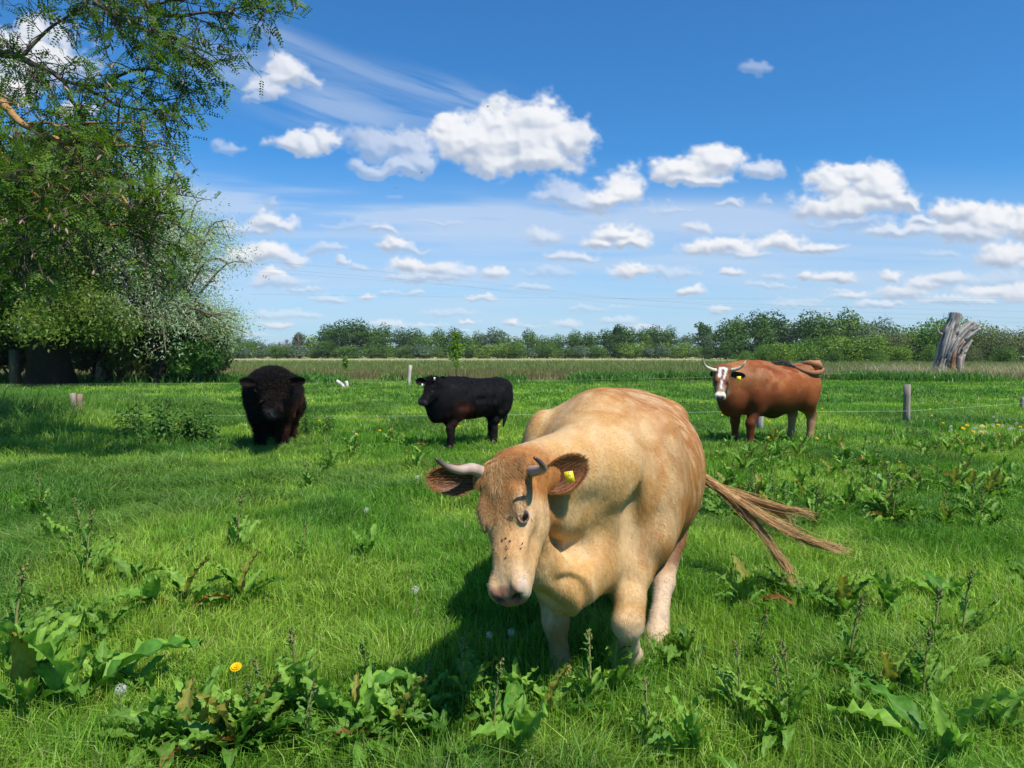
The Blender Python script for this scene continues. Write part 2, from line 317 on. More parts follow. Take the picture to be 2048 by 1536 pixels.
# ------------------------------------------------------------------ the air
b = 2150; hv_ = [(-b, -1210, -1.2), (b, -1210, -1.2), (b, 2620, -1.2), (-b, 2620, -1.2), (-b, -1210, 24), (b, -1210, 24), (b, 2620, 24), (-b, 2620, 24)]
hm = bpy.data.materials.new('haze_air'); hm.use_nodes = True; t = hm.node_tree; t.nodes.remove(t.nodes['Principled BSDF']); pv = t.nodes.new('ShaderNodeVolumePrincipled')
pv.inputs['Color'].default_value = (.86, .92, 1, 1); pv.inputs['Density'].default_value = .00014; pv.inputs['Anisotropy'].default_value = .2; t.links.new(pv.outputs[0], t.nodes['Material Output'].inputs['Volume'])
tag(obj('haze', mesh_np('haze', hv_, [(0, 3, 2, 1), (4, 5, 6, 7), (0, 1, 5, 4), (1, 2, 6, 5), (2, 3, 7, 6), (3, 0, 4, 7)]), hm), kind='stuff'); S.cycles.volume_bounces = 0

# ------------------------------------------------------------------ foliage helpers
def rand_unit(n): return unit(rng.normal(size=(n, 3)))
def leaf_quads(P, Nrm, length, width, col, droop=None, fold=0):      # a leaf = 4-point rhombus, facing Nrm
    n = len(P); a = unit(np.cross(Nrm, rand_unit(n)))
    if droop is not None: a = unit(a + droop)
    Nrm = unit(Nrm - a * (Nrm * a).sum(1, keepdims=True)); b = np.cross(Nrm, a)
    l = np.broadcast_to(length, (n,))[:, None]; w = np.broadcast_to(width, (n,))[:, None]
    v = np.stack([P, P + a * l * .45 + b * w * .5 + Nrm * fold * l, P + a * l, P + a * l * .45 - b * w * .5 + Nrm * fold * l], 1)
    return v.reshape(-1, 3), np.arange(4 * n).reshape(n, 4), np.repeat(col, 4, 0)
def ccol(n, a, b, jit=.18, t=None):
    t = rng.random(n) if t is None else t
    return (lerp(np.array(a), np.array(b), t[:, None])) * (1 + jit * (rng.random((n, 1)) * 2 - 1))
def crown_mesh(name, lobes, n, size, ca, cb, aspect=.7, squash=1):
    cs = np.array([l[:3] for l in lobes]); rs = np.array([l[3] for l in lobes]); p = rs ** 2 / (rs ** 2).sum()
    k = rng.choice(len(lobes), n, p=p); d = rand_unit(n); d[:, 2] = np.where(d[:, 2] < -.3, d[:, 2] * .5, d[:, 2])
    lump = noise(cs[k] * .7 + d * 2.3, 51); r = rs[k] * (.62 + .42 * rng.random(n) ** .5) * (.72 + .5 * lump)
    P = cs[k] + d * r[:, None] * np.array([1, 1, squash]); keep = rng.random(n) < sm(.15, .4, lump + .18); P, d, k = P[keep], d[keep], k[keep]
    nn = unit(d + .75 * rand_unit(len(P))); cnt = len(P)
    t = np.clip(.5 * noise(P * .8, 52) + .45 * rng.random(cnt) + .22 * (k % 3 - 1), 0, 1)
    s = size * (.6 + .8 * rng.random(cnt)); v, q, c = leaf_quads(P, nn, s, s * aspect, ccol(cnt, ca, cb, .2, t))
    return mesh_np(name, v, q, col=c)

# ------------------------------------------------------------------ far trees
def far_variant(h, ca, cb, n, size, shape):
    R = random.Random(int(h * 100) + n + len(shape)); lobes = []
    if shape == 'round':
        for i in range(15):
            a = R.uniform(0, 6.28); rr = R.uniform(0, .36) * h; z = (R.uniform(.1, .86) if i > 4 else .16) * h; k = math.sqrt(max(.1, 1 - ((z / h - .45) / .52) ** 2))
            lobes.append((math.cos(a) * rr * k, math.sin(a) * rr * k, z, R.uniform(.20, .29) * h))
    elif shape == 'tall':
        for i in range(14):
            a = R.uniform(0, 6.28); z = R.uniform(.12, .92) * h; rr = .16 * h * (1 - .6 * z / h)
            lobes.append((math.cos(a) * rr, math.sin(a) * rr, z, R.uniform(.13, .19) * h * (1.35 - .6 * z / h)))
    else:
        for i in range(16):
            a = R.uniform(0, 6.28); rr = R.uniform(0, .55) * h; z = R.uniform(.1, .72) * h * (1 - .3 * rr / h)
            lobes.append((math.cos(a) * rr, math.sin(a) * rr, z, R.uniform(.24, .34) * h))
    cm = crown_mesh('crown', lobes, n, size, ca, cb)
    b = MB(); b.tube([(0, 0, -.2), (0, 0, h * .3), (.1, 0, h * .6)], [.045 * h * .6, .03 * h * .6, .015 * h * .6], 6, (.10, .08, .06))
    for i in range(7):
        l = lobes[i]; b.tube([(0, 0, h * (.15 + .05 * i)), (l[0] * .5, l[1] * .5, (l[2] + h * .3) / 2), (l[0], l[1], l[2])], [.012 * h, .008 * h, .003 * h], 4, (.10, .08, .06), cap=False)
    return cm, b.mesh('trunk')
G_dark = ((.024, .062, .010), (.090, .175, .026)); G_mid = ((.042, .100, .016), (.145, .235, .036)); G_grey = ((.06, .10, .05), (.16, .225, .125))
G_lime = ((.09, .16, .015), (.20, .30, .04)); G_olive = ((.09, .11, .045), (.20, .22, .09)); G_brn = ((.10, .075, .05), (.17, .125, .085))
FV = {}
for key, h, g, n, s_, shp in (('dark_round', 11, G_dark, 4600, .50, 'round'), ('mid_round', 11, G_mid, 4600, .50, 'round'), ('mid_b', 10, G_mid, 4400, .5, 'bush'),
                              ('grey_round', 10, G_grey, 4600, .42, 'round'), ('grey_bush', 7, G_grey, 3200, .4, 'bush'), ('dark_tall', 12, G_dark, 3400, .5, 'tall'),
                              ('lime_bush', 7, G_lime, 2600, .4, 'bush'), ('olive_bush', 8, G_olive, 5200, .26, 'bush'), ('mid_bush', 7, G_mid, 4600, .28, 'bush'), ('green_bush', 7, ((.06, .14, .018), (.16, .27, .04)), 4600, .28, 'bush')):
    FV[key] = far_variant(h, g[0], g[1], n, s_, shp) + (h,)
LOOK = dict(dark_round='dark round-crowned tree', mid_round='mid green round tree', mid_b='broad mid green tree', grey_round='soft grey-green tree', grey_bush='grey-green bush',
            dark_tall='narrow dark tree', lime_bush='yellow-green bush', olive_bush='olive-brown bush', mid_bush='dense green bush', green_bush='fresh green bush')
def far_tree(key, u, D, top_v, where, group='trees along the far edge of the meadow', wide=1, zb=0):
    cm, tm, h = FV[key]; x = (u - 1024) / FPX * D; H = EYE + (708 - top_v) / FPX * D; s = H / h * (1.20 if D > 150 else 1.12)
    r = empty('tree' if 'bush' not in key else 'bush', (x, D, zb), r_.uniform(0, 6.28), label=LOOK[key] + ' ' + where, cat='tree' if 'bush' not in key else 'bush', group=group)
    r.scale = (s * wide, s * wide, s)
    for nme, m_, mt in (('crown', cm, M_far), ('trunk', tm, M_bark)): obj(nme, m_, mt, r)
def where_far(u):
    for a, b in ((470, 'left of the bull, by the silvery willow'), (620, 'far above the shaggy black bull'), (760, ('just right of the bull, far off' if u < 690 else 'between the bull and the leaning white stake')), (880, 'far above the small black cow head'),
                 (1010, 'behind the slim sapling'), (1180, 'just right of the small black cow'), (1340, 'far above the cream cow back'), (1480, 'just left of the brown cow horns')):
        if u < a: return b
    return 'rising beyond the right-hand hedge'
row = [(300, 668, 'mid_b'), (350, 664, 'dark_round'), (395, 660, 'grey_round'), (432, 655, 'grey_round'), (470, 664, 'grey_bush'), (500, 682, 'mid_b'), (520, 683, 'grey_bush'), (548, 688, 'mid_bush'), (575, 684, 'olive_bush'), (600, 672, 'dark_tall'), (628, 672, 'lime_bush'), (655, 664, 'dark_round'), (690, 658, 'dark_round'),
       (715, 656, 'dark_round'), (742, 668, 'mid_round'), (770, 664, 'mid_round'), (800, 662, 'grey_round'), (825, 670, 'dark_round'), (850, 672, 'mid_b'), (876, 671, 'mid_round'), (905, 670, 'dark_round'), (935, 674, 'mid_b'), (962, 668, 'grey_round'),
       (995, 662, 'grey_round'), (1030, 676, 'mid_b'), (1055, 672, 'mid_round'), (1085, 674, 'mid_b'), (1115, 672, 'mid_bush'), (1150, 674, 'mid_round'), (1180, 676, 'dark_round'), (1210, 672, 'dark_round'), (1238, 658, 'dark_tall'), (1255, 668, 'dark_round'),
       (1285, 670, 'mid_round'), (1310, 666, 'dark_round'), (1340, 668, 'mid_round'), (1372, 672, 'grey_round'), (1405, 655, 'dark_tall'), (1425, 668, 'grey_round'), (1450, 658, 'dark_round'), (1480, 652, 'mid_round'), (1510, 645, 'dark_round'), (1545, 645, 'dark_round'), (1580, 648, 'grey_round'),
       (1615, 645, 'dark_round'), (1650, 650, 'mid_round'), (1690, 642, 'mid_round'), (1720, 648, 'grey_round'), (1750, 645, 'grey_round'), (1790, 655, 'mid_b')]
for u, v, k in row:
    D = (262 if u < 1440 else 215) + r_.uniform(-6, 6)
    far_tree(k, u, D, v, where_far(u), wide=r_.uniform(.95, 1.3))
for i in range(34):                                    # a lower second row in front closes the foot of the wood
    u = 395 + i * 32 + r_.uniform(-12, 12); k = r_.choice(['grey_bush', 'mid_b', 'dark_round', 'mid_bush', 'grey_bush', 'mid_round', 'lime_bush'] if u < 1400 else ['mid_b', 'dark_round'])
    far_tree(k, u, 248 if u < 1400 else 205, r_.uniform(684, 698), 'at the wood foot, ' + where_far(u), wide=r_.uniform(1.2, 1.7))
for u, v in ((560, 684), (597, 665), (575, 678)):      # bare crowns
    D = 255; x = (u - 1024) / FPX * D; H = EYE + (708 - v) / FPX * D; b = MB(); b.tube([(0, 0, 0), (.2, 0, H * .5), (0, 0, H)], [.3, .18, .04], 6, (.20, .16, .14))
    for j in range(40):
        z = H * r_.uniform(.3, .95); a = r_.uniform(0, 6.28); l = (1.1 - z / H) * H * .5; dx_, dy_ = math.cos(a) * l, math.sin(a) * l
        b.tube([(0, 0, z), (dx_ * .5, dy_ * .5, z + l * .4), (dx_, dy_, z + l * .9)], [.09, .06, .02], 4, (.22, .18, .16), cap=False)
    r = empty('bare_tree', (x, D, 0), label='thin leafless grey-brown tree rising from the far wood above the black bull', cat='tree', group='bare trees in the far wood'); obj('branches', b.mesh('branches'), M_bark, r)
HED = [(1490, 700, 'green_bush', 120, 1.0), (1525, 688, 'green_bush', 112, 1.1), (1560, 684, 'lime_bush', 108, 1.1), (1600, 680, 'green_bush', 118, 1.2), (1650, 672, 'mid_bush', 122, 1.2), (1700, 668, 'lime_bush', 118, 1.2), (1742, 674, 'mid_bush', 122, 1.1), (1785, 662, 'olive_bush', 125, 1.3), (1800, 688, 'lime_bush', 113, 1.0),
       (1830, 655, 'olive_bush', 125, 1.1), (1862, 640, 'green_bush', 122, 1.0), (1895, 632, 'green_bush', 125, 1.0), (1925, 640, 'olive_bush', 122, .9), (1960, 652, 'green_bush', 122, 1.0), (1995, 654, 'olive_bush', 118, 1.0), (2035, 656, 'olive_bush', 122, 1.1), (2085, 650, 'olive_bush', 120, 1.2),
       (2150, 652, 'green_bush', 118, 1.3), (2230, 650, 'olive_bush', 118, 1.3), (2330, 655, 'mid_bush', 118, 1.4), (1860, 690, 'green_bush', 112, .9), (1930, 694, 'olive_bush', 110, 1.0), (2010, 692, 'mid_bush', 110, 1.1), (1670, 698, 'mid_bush', 110, .9), (1750, 698, 'green_bush', 111, .9)]
for u, v, k, D, w in HED:
    wh = (('low, ' if v > 685 else 'tall, ') + ('behind the brown cow' if u < 1640 else 'between brown cow and dead stump' if u < 1850 else 'directly behind the dead stump' if u < 1940 else 'right of the dead stump'))
    far_tree(k, u, D, v, wh, 'bushes of the hedge on the right', wide=w * 1.15)

# ------------------------------------------------------------------ old pollard willows and the overhanging locust tree
def pollard(u0, D, vis_base, trunk_w, head_z, shoots, reach, top, nleaf, ca, cb, lsize, label, seed, zlow, flip=1, dense=1.0, lw=.3):
    R = random.Random(seed); x0 = (u0 - 1024) / FPX * D; root = empty('willow_tree', (x0, D, 0), label=label, cat='tree')
    b = MB(); hw = trunk_w / 2
    b.tube([(0, 0, -.3), (0, 0, .1), (-.05, 0, head_z * .4), (-.1, 0, head_z * .75), (-.05, 0, head_z), (0, 0, head_z + .7 * hw)], [hw * 1.35, hw * 1.2, hw * .93, hw * .95, hw * 1.15, hw * .5], 22, (.020, .014, .010), wob=.28, seed=seed)
    LP = []; LD = []
    for i in range(shoots):
        a = R.uniform(0, 2 * math.pi); el = math.radians(R.uniform(8, 85)); L = R.uniform(.75, 1.05)
        ex = math.cos(a) * math.cos(el) * reach * L; ey = math.sin(a) * math.cos(el) * reach * L; ez = head_z + (top - head_z) * (math.sin(el) ** 1.0) * L * (1 - .12 * abs(math.cos(a)))
        p0 = V(math.cos(a) * hw * .6, math.sin(a) * hw * .6, head_z - .1); p3 = V(ex, ey, ez if el > .5 else max(zlow + R.uniform(0, 1.5), head_z * R.uniform(.5, 1.4)))
        p1 = p0 + V(ex * .35, ey * .35, (ez - head_z) * .45 + .5); p2 = V(ex * .75, ey * .75, p3[2] * .85 + head_z * .15 + .5)
        path = spline([p0, p1, p2, p3], 10); b.tube(path, np.linspace(.13, .02, 10) * (trunk_w / 1.6) ** .5, 5, (.11, .085, .06), cap=False)
        LP.append(path); LD.append(np.gradient(path, axis=0))
        for j in range(5):
            k = R.randint(3, 8); d = unit(V(R.gauss(0, 1), R.gauss(0, 1), R.uniform(-.5, 1))) * R.uniform(.5, 1.4) * reach * .22
            sp = spline([path[k], path[k] + d * .6, path[k] + d + V(0, 0, -.25 * reach * .2)], 6); b.tube(sp, np.linspace(.03, .01, 6), 4, (.13, .10, .07), cap=False); LP.append(sp); LD.append(np.gradient(sp, axis=0))
    obj('trunk', b.mesh('trunk', True), M_bark, root)
    A_ = np.concatenate([p[3:] if len(p) == 10 else p for p in LP]); n = nleaf
    k = rng.integers(0, len(A_), n); spread = .30 * reach * .35
    P = A_[k] + rng.normal(size=(n, 3)) * spread * np.array([1, 1, .9]); keep = (P[:, 2] > zlow) & (fbm(P * .9, 2, seed) > .5 - .2 * dense); P = P[keep]; n = len(P)
    out = unit(P - V(0, 0, head_z + (top - head_z) * .3)); nn = unit(out * .55 + V(0, 0, .3) + rand_unit(n) * .8)
    t = np.clip(.6 * fbm(P * 1.1, 2, seed + 3) + .45 * rng.random(n), 0, 1); s = lsize * (.6 + .8 * rng.random(n))
    v, q, c = leaf_quads(P, nn, s, s * lw, ccol(n, ca, cb, .22, t), droop=V(0, 0, -.25)); obj('crown', mesh_np('crown', v, q, col=c), M_leaf, root)
    return root
pollard(100, 36, 772, 1.85, 2.9, 78, 4.9, 12.6, 165000, (.045, .085, .014), (.20, .27, .04), .19, 'huge old willow with thick dark leaning trunk and dense green crown at left', 3, 1.75, dense=1.15, lw=.45)
pollard(-330, 37, 772, 1.5, 2.6, 50, 6, 12.5, 75000, (.045, .085, .014), (.19, .25, .04), .21, 'dense willow standing at the far left edge beyond the frame of leaves', 8, 1.1, dense=1.15, lw=.45)
pollard(322, 38, 768, .95, 2.3, 90, 4.9, 11.8, 62000, (.24, .31, .17), (.46, .55, .36), .17, 'silvery-leaved thin willow with blue sky showing through its crown', 4, 1.3, dense=.75, lw=.24)
def shrub(u, D, h, w, n, ca, cb, size, label, cat='bush', name='bush', zc=.45, group=None, aspect=.6, lumps=9):
    R = random.Random(int(u * 7 + D)); x = (u - 1024) / FPX * D; z0 = float(gz(x, D)); r = empty(name, (x, D, z0), label=label, cat=cat, group=group)
    lobes = [(R.uniform(-1, 1) * w * .36, R.uniform(-1, 1) * w * .3, h * R.uniform(.3, .8), min(w, h) * R.uniform(.2, .34)) for _ in range(lumps)]
    obj('foliage', crown_mesh('foliage', lobes, n, size, ca, cb, aspect), M_leaf, r)
    b = MB()
    for l in lobes[:7]: b.tube([(0, 0, -.05), (l[0] * .5, l[1] * .5, l[2] * .6), l[:3]], [.02 * h + .01, .012 * h, .005 * h], 5, (.12, .09, .06), cap=False)
    obj('stems', b.mesh('stems'), M_twig, r)
    return r
# the green skirt of foliage under the willows
for i, (u, D, h, w, k) in enumerate([(235, 40, 3.6, 3.6, 0), (300, 39.5, 3.4, 3.4, 1), (365, 39, 3.3, 3.2, 1), (420, 40.5, 3.4, 2.8, 0), (395, 38.2, 2.1, 2.0, 2), (190, 41.5, 3.4, 3.2, 0), (340, 42, 4.2, 4.5, 0), (30, 41, 3.4, 4, 0), (-40, 39, 3.6, 4.4, 0)]):
    ca, cb = [((.045, .075, .02), (.14, .18, .05)), ((.055, .085, .02), (.17, .20, .05)), ((.035, .10, .015), (.11, .21, .03))][k]
    shrub(u, D, h, w, 6500, ca, cb, .24, ['olive bush just right of the torn willow stub', 'yellowish-green bush right below the silvery willow', 'yellow-green bush below the right half of the silvery willow', 'olive bush at the right end of the willow group', 'bright green young bush hanging low at the right end of the willow group', 'olive bush between the huge willow trunk and the torn stub', 'tall olive bush standing behind the silvery willow', 'olive bush behind the huge willow trunk, on its left', 'olive bush at the left edge under the huge willow'][i], group='bushes under the willows', aspect=.45, lumps=12)
b = MB(); D = 40; x = (203 - 1024) / FPX * D                # hollow old trunk with pale torn wood
rough_tube(b, [(0, 0, -.2), (0, 0, .3), (.02, 0, 1.0), (.12, 0, 1.7), (.25, 0, 2.3)], [.66, .52, .44, .36, .3], (.03, .024, .02), (.09, .065, .045), 2)
r = empty('old_willow_stub', (x, D, 0), label='broken old willow trunk with pale torn wood, beneath the silvery willow', cat='tree trunk'); obj('trunk', b.mesh('trunk'), M_bark, r)
b = MB(); rough_tube(b, [(.12, -.42, .0), (.16, -.42, .5), (.10, -.38, .95), (-.02, -.34, 1.3)], [.26, .22, .14, .03], (.30, .19, .12), (.55, .42, .30), 4, n=18, rings=18, amp=.6); obj('torn_wood', b.mesh('torn_wood'), M_wood, r)
b = MB(); b.tube([(0, 0, -.2), (.0, 0, .8), (.03, 0, 1.75)], [.25, .23, .24], 12, (.10, .075, .055), wob=.3); tag(obj('tree_stub', b.mesh('tree_stub', True), M_bark, None, (-23.6 - .6, 36, 0)), 'short dark stub of a trunk left of the huge willow', 'tree stub')

# locust tree: trunk just outside the photograph, limbs reach in
LS = 1.5; LOC0 = V(-8.6 * LS, 8.6 * LS, 0); root = empty('locust_tree', tuple(LOC0), label='locust tree whose orange-lit branches with feathery leaves overhang the upper left', cat='tree')
b = MB(); b.tube(np.array([(0, 0, -.3), (0, 0, .4), (.1, 0, 2), (.25, .1, 4), (.3, .2, 6.2), (.5, .2, 8.5)]) * 1.35, np.array([.36, .28, .23, .2, .15, .07]) * LS, 16, (.16, .11, .07), wob=.2)
obj('trunk', b.mesh('trunk', True), M_bark, root)
limbs = [([(-360, 170, 8.6), (-120, 90, 8.4), (0, 102, 8.2), (80, 132, 8.0), (130, 160, 7.9), (200, 171, 7.8), (300, 158, 7.6)], .060, 0), ([(130, 160, 7.9), (160, 220, 7.8), (185, 255, 7.7), (260, 262, 7.6)], .022, 0),
         ([(40, 118, 8.1), (95, 60, 8.2), (150, 30, 8.3), (240, 20, 8.2)], .022, 0), ([(-300, 60, 8.8), (-60, -40, 8.4), (120, -30, 8.0), (190, 0, 7.8), (250, 40, 7.6), (330, 70, 7.4), (395, 95, 7.3)], .045, 0),
         ([(100, -34, 8.0), (240, -10, 7.8), (340, 30, 7.6), (420, 26, 7.5), (520, 10, 7.4)], .030, 0), ([(300, 10, 7.7), (380, -5, 7.6), (470, -10, 7.5), (545, 12, 7.4)], .02, 0), ([(200, 8, 7.8), (300, 60, 7.6), (380, 130, 7.4), (410, 120, 7.4)], .015, 0),
         ([(200, 171, 7.8), (270, 140, 7.6), (330, 150, 7.5), (370, 185, 7.4)], .018, 0), ([(150, 165, 7.9), (230, 205, 7.6), (300, 225, 7.4), (355, 245, 7.3)], .018, 0),
         ([(-350, 120, 8.5), (-120, 160, 7.9), (0, 205, 7.5), (50, 243, 7.3), (100, 280, 7.2), (180, 280, 7.0), (240, 292, 6.9), (300, 300, 6.8)], .055, 1), ([(100, 280, 7.2), (140, 310, 7.1), (170, 340, 7.0), (230, 365, 6.9)], .022, 1), ([(50, 243, 7.3), (110, 250, 7.1), (190, 245, 7.0), (270, 240, 6.9)], .018, 1),
         ([(-360, 210, 8.4), (-120, 250, 7.7), (0, 305, 7.2), (50, 370, 7.0), (90, 420, 6.9), (150, 455, 6.8), (220, 450, 6.7), (300, 452, 6.6)], .048, 1), ([(40, 355, 7.0), (100, 370, 6.9), (160, 390, 6.8), (230, 420, 6.7), (335, 440, 6.6)], .026, 1), ([(160, 390, 6.8), (230, 392, 6.7), (290, 420, 6.6), (330, 415, 6.5)], .013, 1),
         ([(150, 455, 6.8), (200, 480, 6.7), (240, 510, 6.6), (290, 530, 6.6)], .013, 0), ([(-350, 300, 8.2), (-60, 330, 7.4), (0, 390, 7.1), (45, 450, 6.9), (60, 500, 6.9), (75, 545, 6.8)], .024, 0), ([(0, 480, 7.1), (30, 520, 7.0), (60, 560, 7.0)], .014, 0),
         ([(-340, 20, 8.8), (-150, -150, 8.0), (50, -180, 7.4), (200, -160, 7.0)], .04, 0), ([(-380, 200, 8.7), (-600, 50, 9.2), (-800, 0, 9.6)], .06, 0), ([(-380, 100, 8.7), (-500, -200, 8.2), (-640, -350, 7.8)], .05, 0)]
tips = []; lb = {}
for pts, r0, org in limbs:
    R = random.Random(len(tips) + 5); path = spline([px(p[0], p[1], p[2] * LS) for p in pts], 8 * len(pts)); m = len(path)
    path = path + (fbm(path * 3, 2, 77) - .5)[:, None] * V(.1, .05, .12)
    b = MB(); c0 = (.34, .19, .07) if org else (.10, .075, .055)  # orange limbs carry their sunlight in the bark colour, the others stay dark
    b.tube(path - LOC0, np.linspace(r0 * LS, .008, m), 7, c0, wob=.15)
    L = np.linalg.norm(path[-1] - path[0]); nb = int(L / .15)
    for i in range(nb):
        k = R.randint(int(m * .18), m - 2); T = unit(path[k + 1] - path[k]); d = unit(T * .7 + V(R.gauss(0, 1), R.gauss(0, 1), R.gauss(0, .8))); l = R.uniform(.33, 1.1) * (1 - .3 * k / m)
        sp = spline([path[k], path[k] + d * l * .5 + V(0, 0, .03), path[k] + d * l + T * l * .3 + V(0, 0, -.12 * l)], 7); b.tube(sp - LOC0, np.linspace(.011, .004, 7), 4, c0 if R.random() < .35 else (.06, .045, .032), cap=False)
        tips.append((sp, R.random()))
        for j in range(2):
            k2 = R.randint(2, 5); d2 = unit(d + V(R.gauss(0, 1), R.gauss(0, 1), R.gauss(0, .8))) * R.uniform(.18, .52); s2 = spline([sp[k2], sp[k2] + d2 * .6, sp[k2] + d2 + V(0, 0, -.03)], 5); b.tube(s2 - LOC0, np.linspace(.007, .0035, 5), 3, (.055, .042, .03), cap=False); tips.append((s2, R.random()))
    obj('branch', b.mesh('branch', True), M_twig, root)
# pinnate leaves along the twigs, brown seed pods hanging from them
LV = []; LN = []; LL = []; LC = []; PV = []
R = np.random.default_rng(9)
for sp, q_ in tips:
    g = float(noise(sp[3] * 1.1, 91)); kd = .35 if g < .40 else 1.0
    u_, v_ = 1024 + sp[-1][0] / sp[-1][1] * FPX, 708 - (sp[-1][2] - EYE) / sp[-1][1] * FPX
    for k in range(1, len(sp)):
        if R.random() > .80 * kd: continue
        d = unit(R.normal(size=3) + (sp[k] - sp[k - 1]) / np.linalg.norm(sp[k] - sp[k - 1]) * .6 + V(0, 0, -.15)); L = R.uniform(.17, .28); side = unit(np.cross(d, unit(R.normal(size=3) * .5 + V(0, 0, 1)))); nrm = np.cross(side, d)
        t = .6 * g + .4 * R.random(); c = lerp(V(.032, .085, .012), V(.15, .245, .024), t) * R.uniform(.75, 1.25)
        for j in range(6):
            base = sp[k] + d * L * (.2 + .14 * j) + V(0, 0, -.10 * L * j * j / 25)
            for sd in (-1, 1):
                a = unit(side * sd + d * .35 + nrm * R.uniform(-.3, .15)); l = .062 * (1 - .04 * j) * R.uniform(.8, 1.15); w_ = unit(np.cross(nrm, a)) * l * .24
                LV.append([base, base + a * l * .5 + w_, base + a * l, base + a * l * .5 - w_]); LC.append(c)
    if R.random() < .34:
        for j in range(R.integers(1, 5)):
            p = sp[R.integers(2, len(sp))]; PV.append((p, R.uniform(.06, .10), R.random(), R.normal(size=2) * .45))
LV = np.array(LV).reshape(-1, 3) - LOC0; nq = len(LV) // 4
obj('foliage', mesh_np('foliage', LV, np.arange(4 * nq).reshape(nq, 4), col=np.repeat(np.array(LC), 4, 0)), M_leaf, root)
b = MB()
for p, l, t, d in PV:
    p = p - LOC0; q2 = p + V(d[0] * l, d[1] * l, -l); b.tube([p, (p + q2) / 2, q2], [.005, .016, .003], 5, lerp(V(.10, .07, .05), V(.42, .30, .20), t ** 2), cap=False)
o = obj('seed_pods', b.mesh('seed_pods'), M_twig, root); o['kind'] = 'stuff'
print('leaflets', nq, 'pods', len(PV))

# ------------------------------------------------------------------ stump, saplings, fences, wires, birds
D = 48; x0 = (1905 - 1024) / FPX * D
r = empty('dead_stump', (x0, D, 0), label='weathered grey dead trunk, split and leaning, in front of the hedge', cat='dead tree')
def P2(u, v, dd=0): return px(u, v, D + dd) - V(x0, D, 0)
b = MB(); rough_tube(b, np.array([P2(1874, 756), P2(1879, 738), P2(1886, 715), P2(1893, 690), P2(1900, 665), P2(1908, 643), P2(1913, 626)]), [.70, .50, .42, .48, .46, .34, .32], (.17, .15, .135), (.42, .39, .35), 1, end=(.10, .09, .08)); rough_tube(b, np.array([P2(1884, 670), P2(1877, 664), P2(1874, 652)]), [.12, .08, .02], (.2, .18, .16), (.3, .27, .24), 5, n=12, rings=8)
obj('trunk', b.mesh('trunk'), M_wood, r)
b = MB(); rough_tube(b, np.array([P2(1898, 722, -.3), P2(1908, 694, -.4), P2(1925, 670, -.4), P2(1947, 652, -.3)]), [.26, .42, .50, .52], (.30, .26, .23), (.52, .47, .42), 7, end=(.50, .45, .40)); rough_tube(b, np.array([P2(1912, 756, -.1), P2(1914, 732, -.2), P2(1921, 705, -.25), P2(1939, 678, -.35)]), [.50, .38, .32, .20], (.26, .22, .20), (.44, .37, .32), 9, amp=.5)
obj('side_limb', b.mesh('side_limb'), M_wood, r)
b = MB(); rough_tube(b, np.array([P2(1903, 745, -.5), P2(1906, 718, -.58), P2(1914, 695, -.66), P2(1934, 676, -.7)]), [.20, .17, .15, .05], (.20, .08, .04), (.34, .20, .13), 3, n=16, rings=20, amp=.7); obj('red_heartwood', b.mesh('red_heartwood'), M_wood, r)
def sapling(u, D, h, w, label, n=420):
    R = random.Random(int(u)); x = (u - 1024) / FPX * D; r = empty('sapling', (x, D, 0), label=label, cat='young tree'); b = MB(); b.tube([(0, 0, 0), (.03, 0, h * .4), (0, 0, h * .7), (.06, 0, h)], [.035, .025, .018, .006], 6, (.2, .14, .09)); P = []
    for i in range(22):
        z = h * R.uniform(.28, .97); a = R.uniform(0, 6.28); l = w * (1.15 - z / h) * R.uniform(.5, 1); e_ = V(math.cos(a) * l, math.sin(a) * l, z + l * .5); b.tube([(0, 0, z), e_ * V(.5, .5, 1) * 1.0 - V(0, 0, l * .2), e_], [.01, .007, .003], 4, (.2, .15, .09), cap=False); P += [e_ * V(t, t, 0) + V(0, 0, z + l * .5 * t) for t in np.linspace(.3, 1, 4)]
    P = np.array(P)[rng.integers(0, len(P), n)] + rng.normal(size=(n, 3)) * w * .12; v, q, c = leaf_quads(P, unit(rand_unit(n) + V(0, 0, .4)), .17, .10, ccol(n, (.07, .15, .015), (.20, .31, .03))); obj('trunk', b.mesh('trunk'), M_twig, r); obj('crown', mesh_np('crown', v, q, col=c), M_leaf, r)
sapling(912, 44, 2.75, .85, 'slim fresh-green sapling standing in the meadow behind the small black cow', 700)
sapling(692, 46, 1.45, .32, 'tiny thin sapling between the bull and the leaning white stake', 120)
def post(u, vt, vb, D, w, label, lean=(0, 0), c=(.36, .31, .26), name='fence_post', hidden=.12, group='posts of the pasture fences', sq=False, hide_z=None):
    x = (u - 1024) / FPX * D; z0 = float(gz(x, D)); top = px(u, vt, D)[2] - z0; b = MB(); n = 14
    pts = [(0, 0, -.15), (lean[0] * .2, 0, top * .3), (lean[0] * .6, lean[1] * .5, top * .7), (lean[0], lean[1], top)]
    b.tube(pts, [w * .54, w * .5, w * .5, w * .47], n, c, wob=.14, seed=u); return tag(obj(name, b.mesh(name), M_wood, None, (x, D, z0)), label, 'fence post', group)
post(1815, 769, 846, 16.6, .155, 'upright round grey fence post at the right, alone in the pasture', (.01, 0), (.26, .215, .175))
post(146, 786, 840, 16.5, .13, 'left half of the short split fence post at the left', (-.02, 0), (.25, .21, .17)); post(157, 788, 842, 16.55, .13, 'right half of the short split fence post at the left', (.02, 0), (.22, .15, .10))
post(1521, 800, 862, 15, .14, 'grey fence post seen below the belly of the brown cow', (0, 0), (.30, .27, .25))
post(2046, 794, 822, 21, .14, 'fence post cut off by the right edge', (.05, 0), (.27, .23, .19))
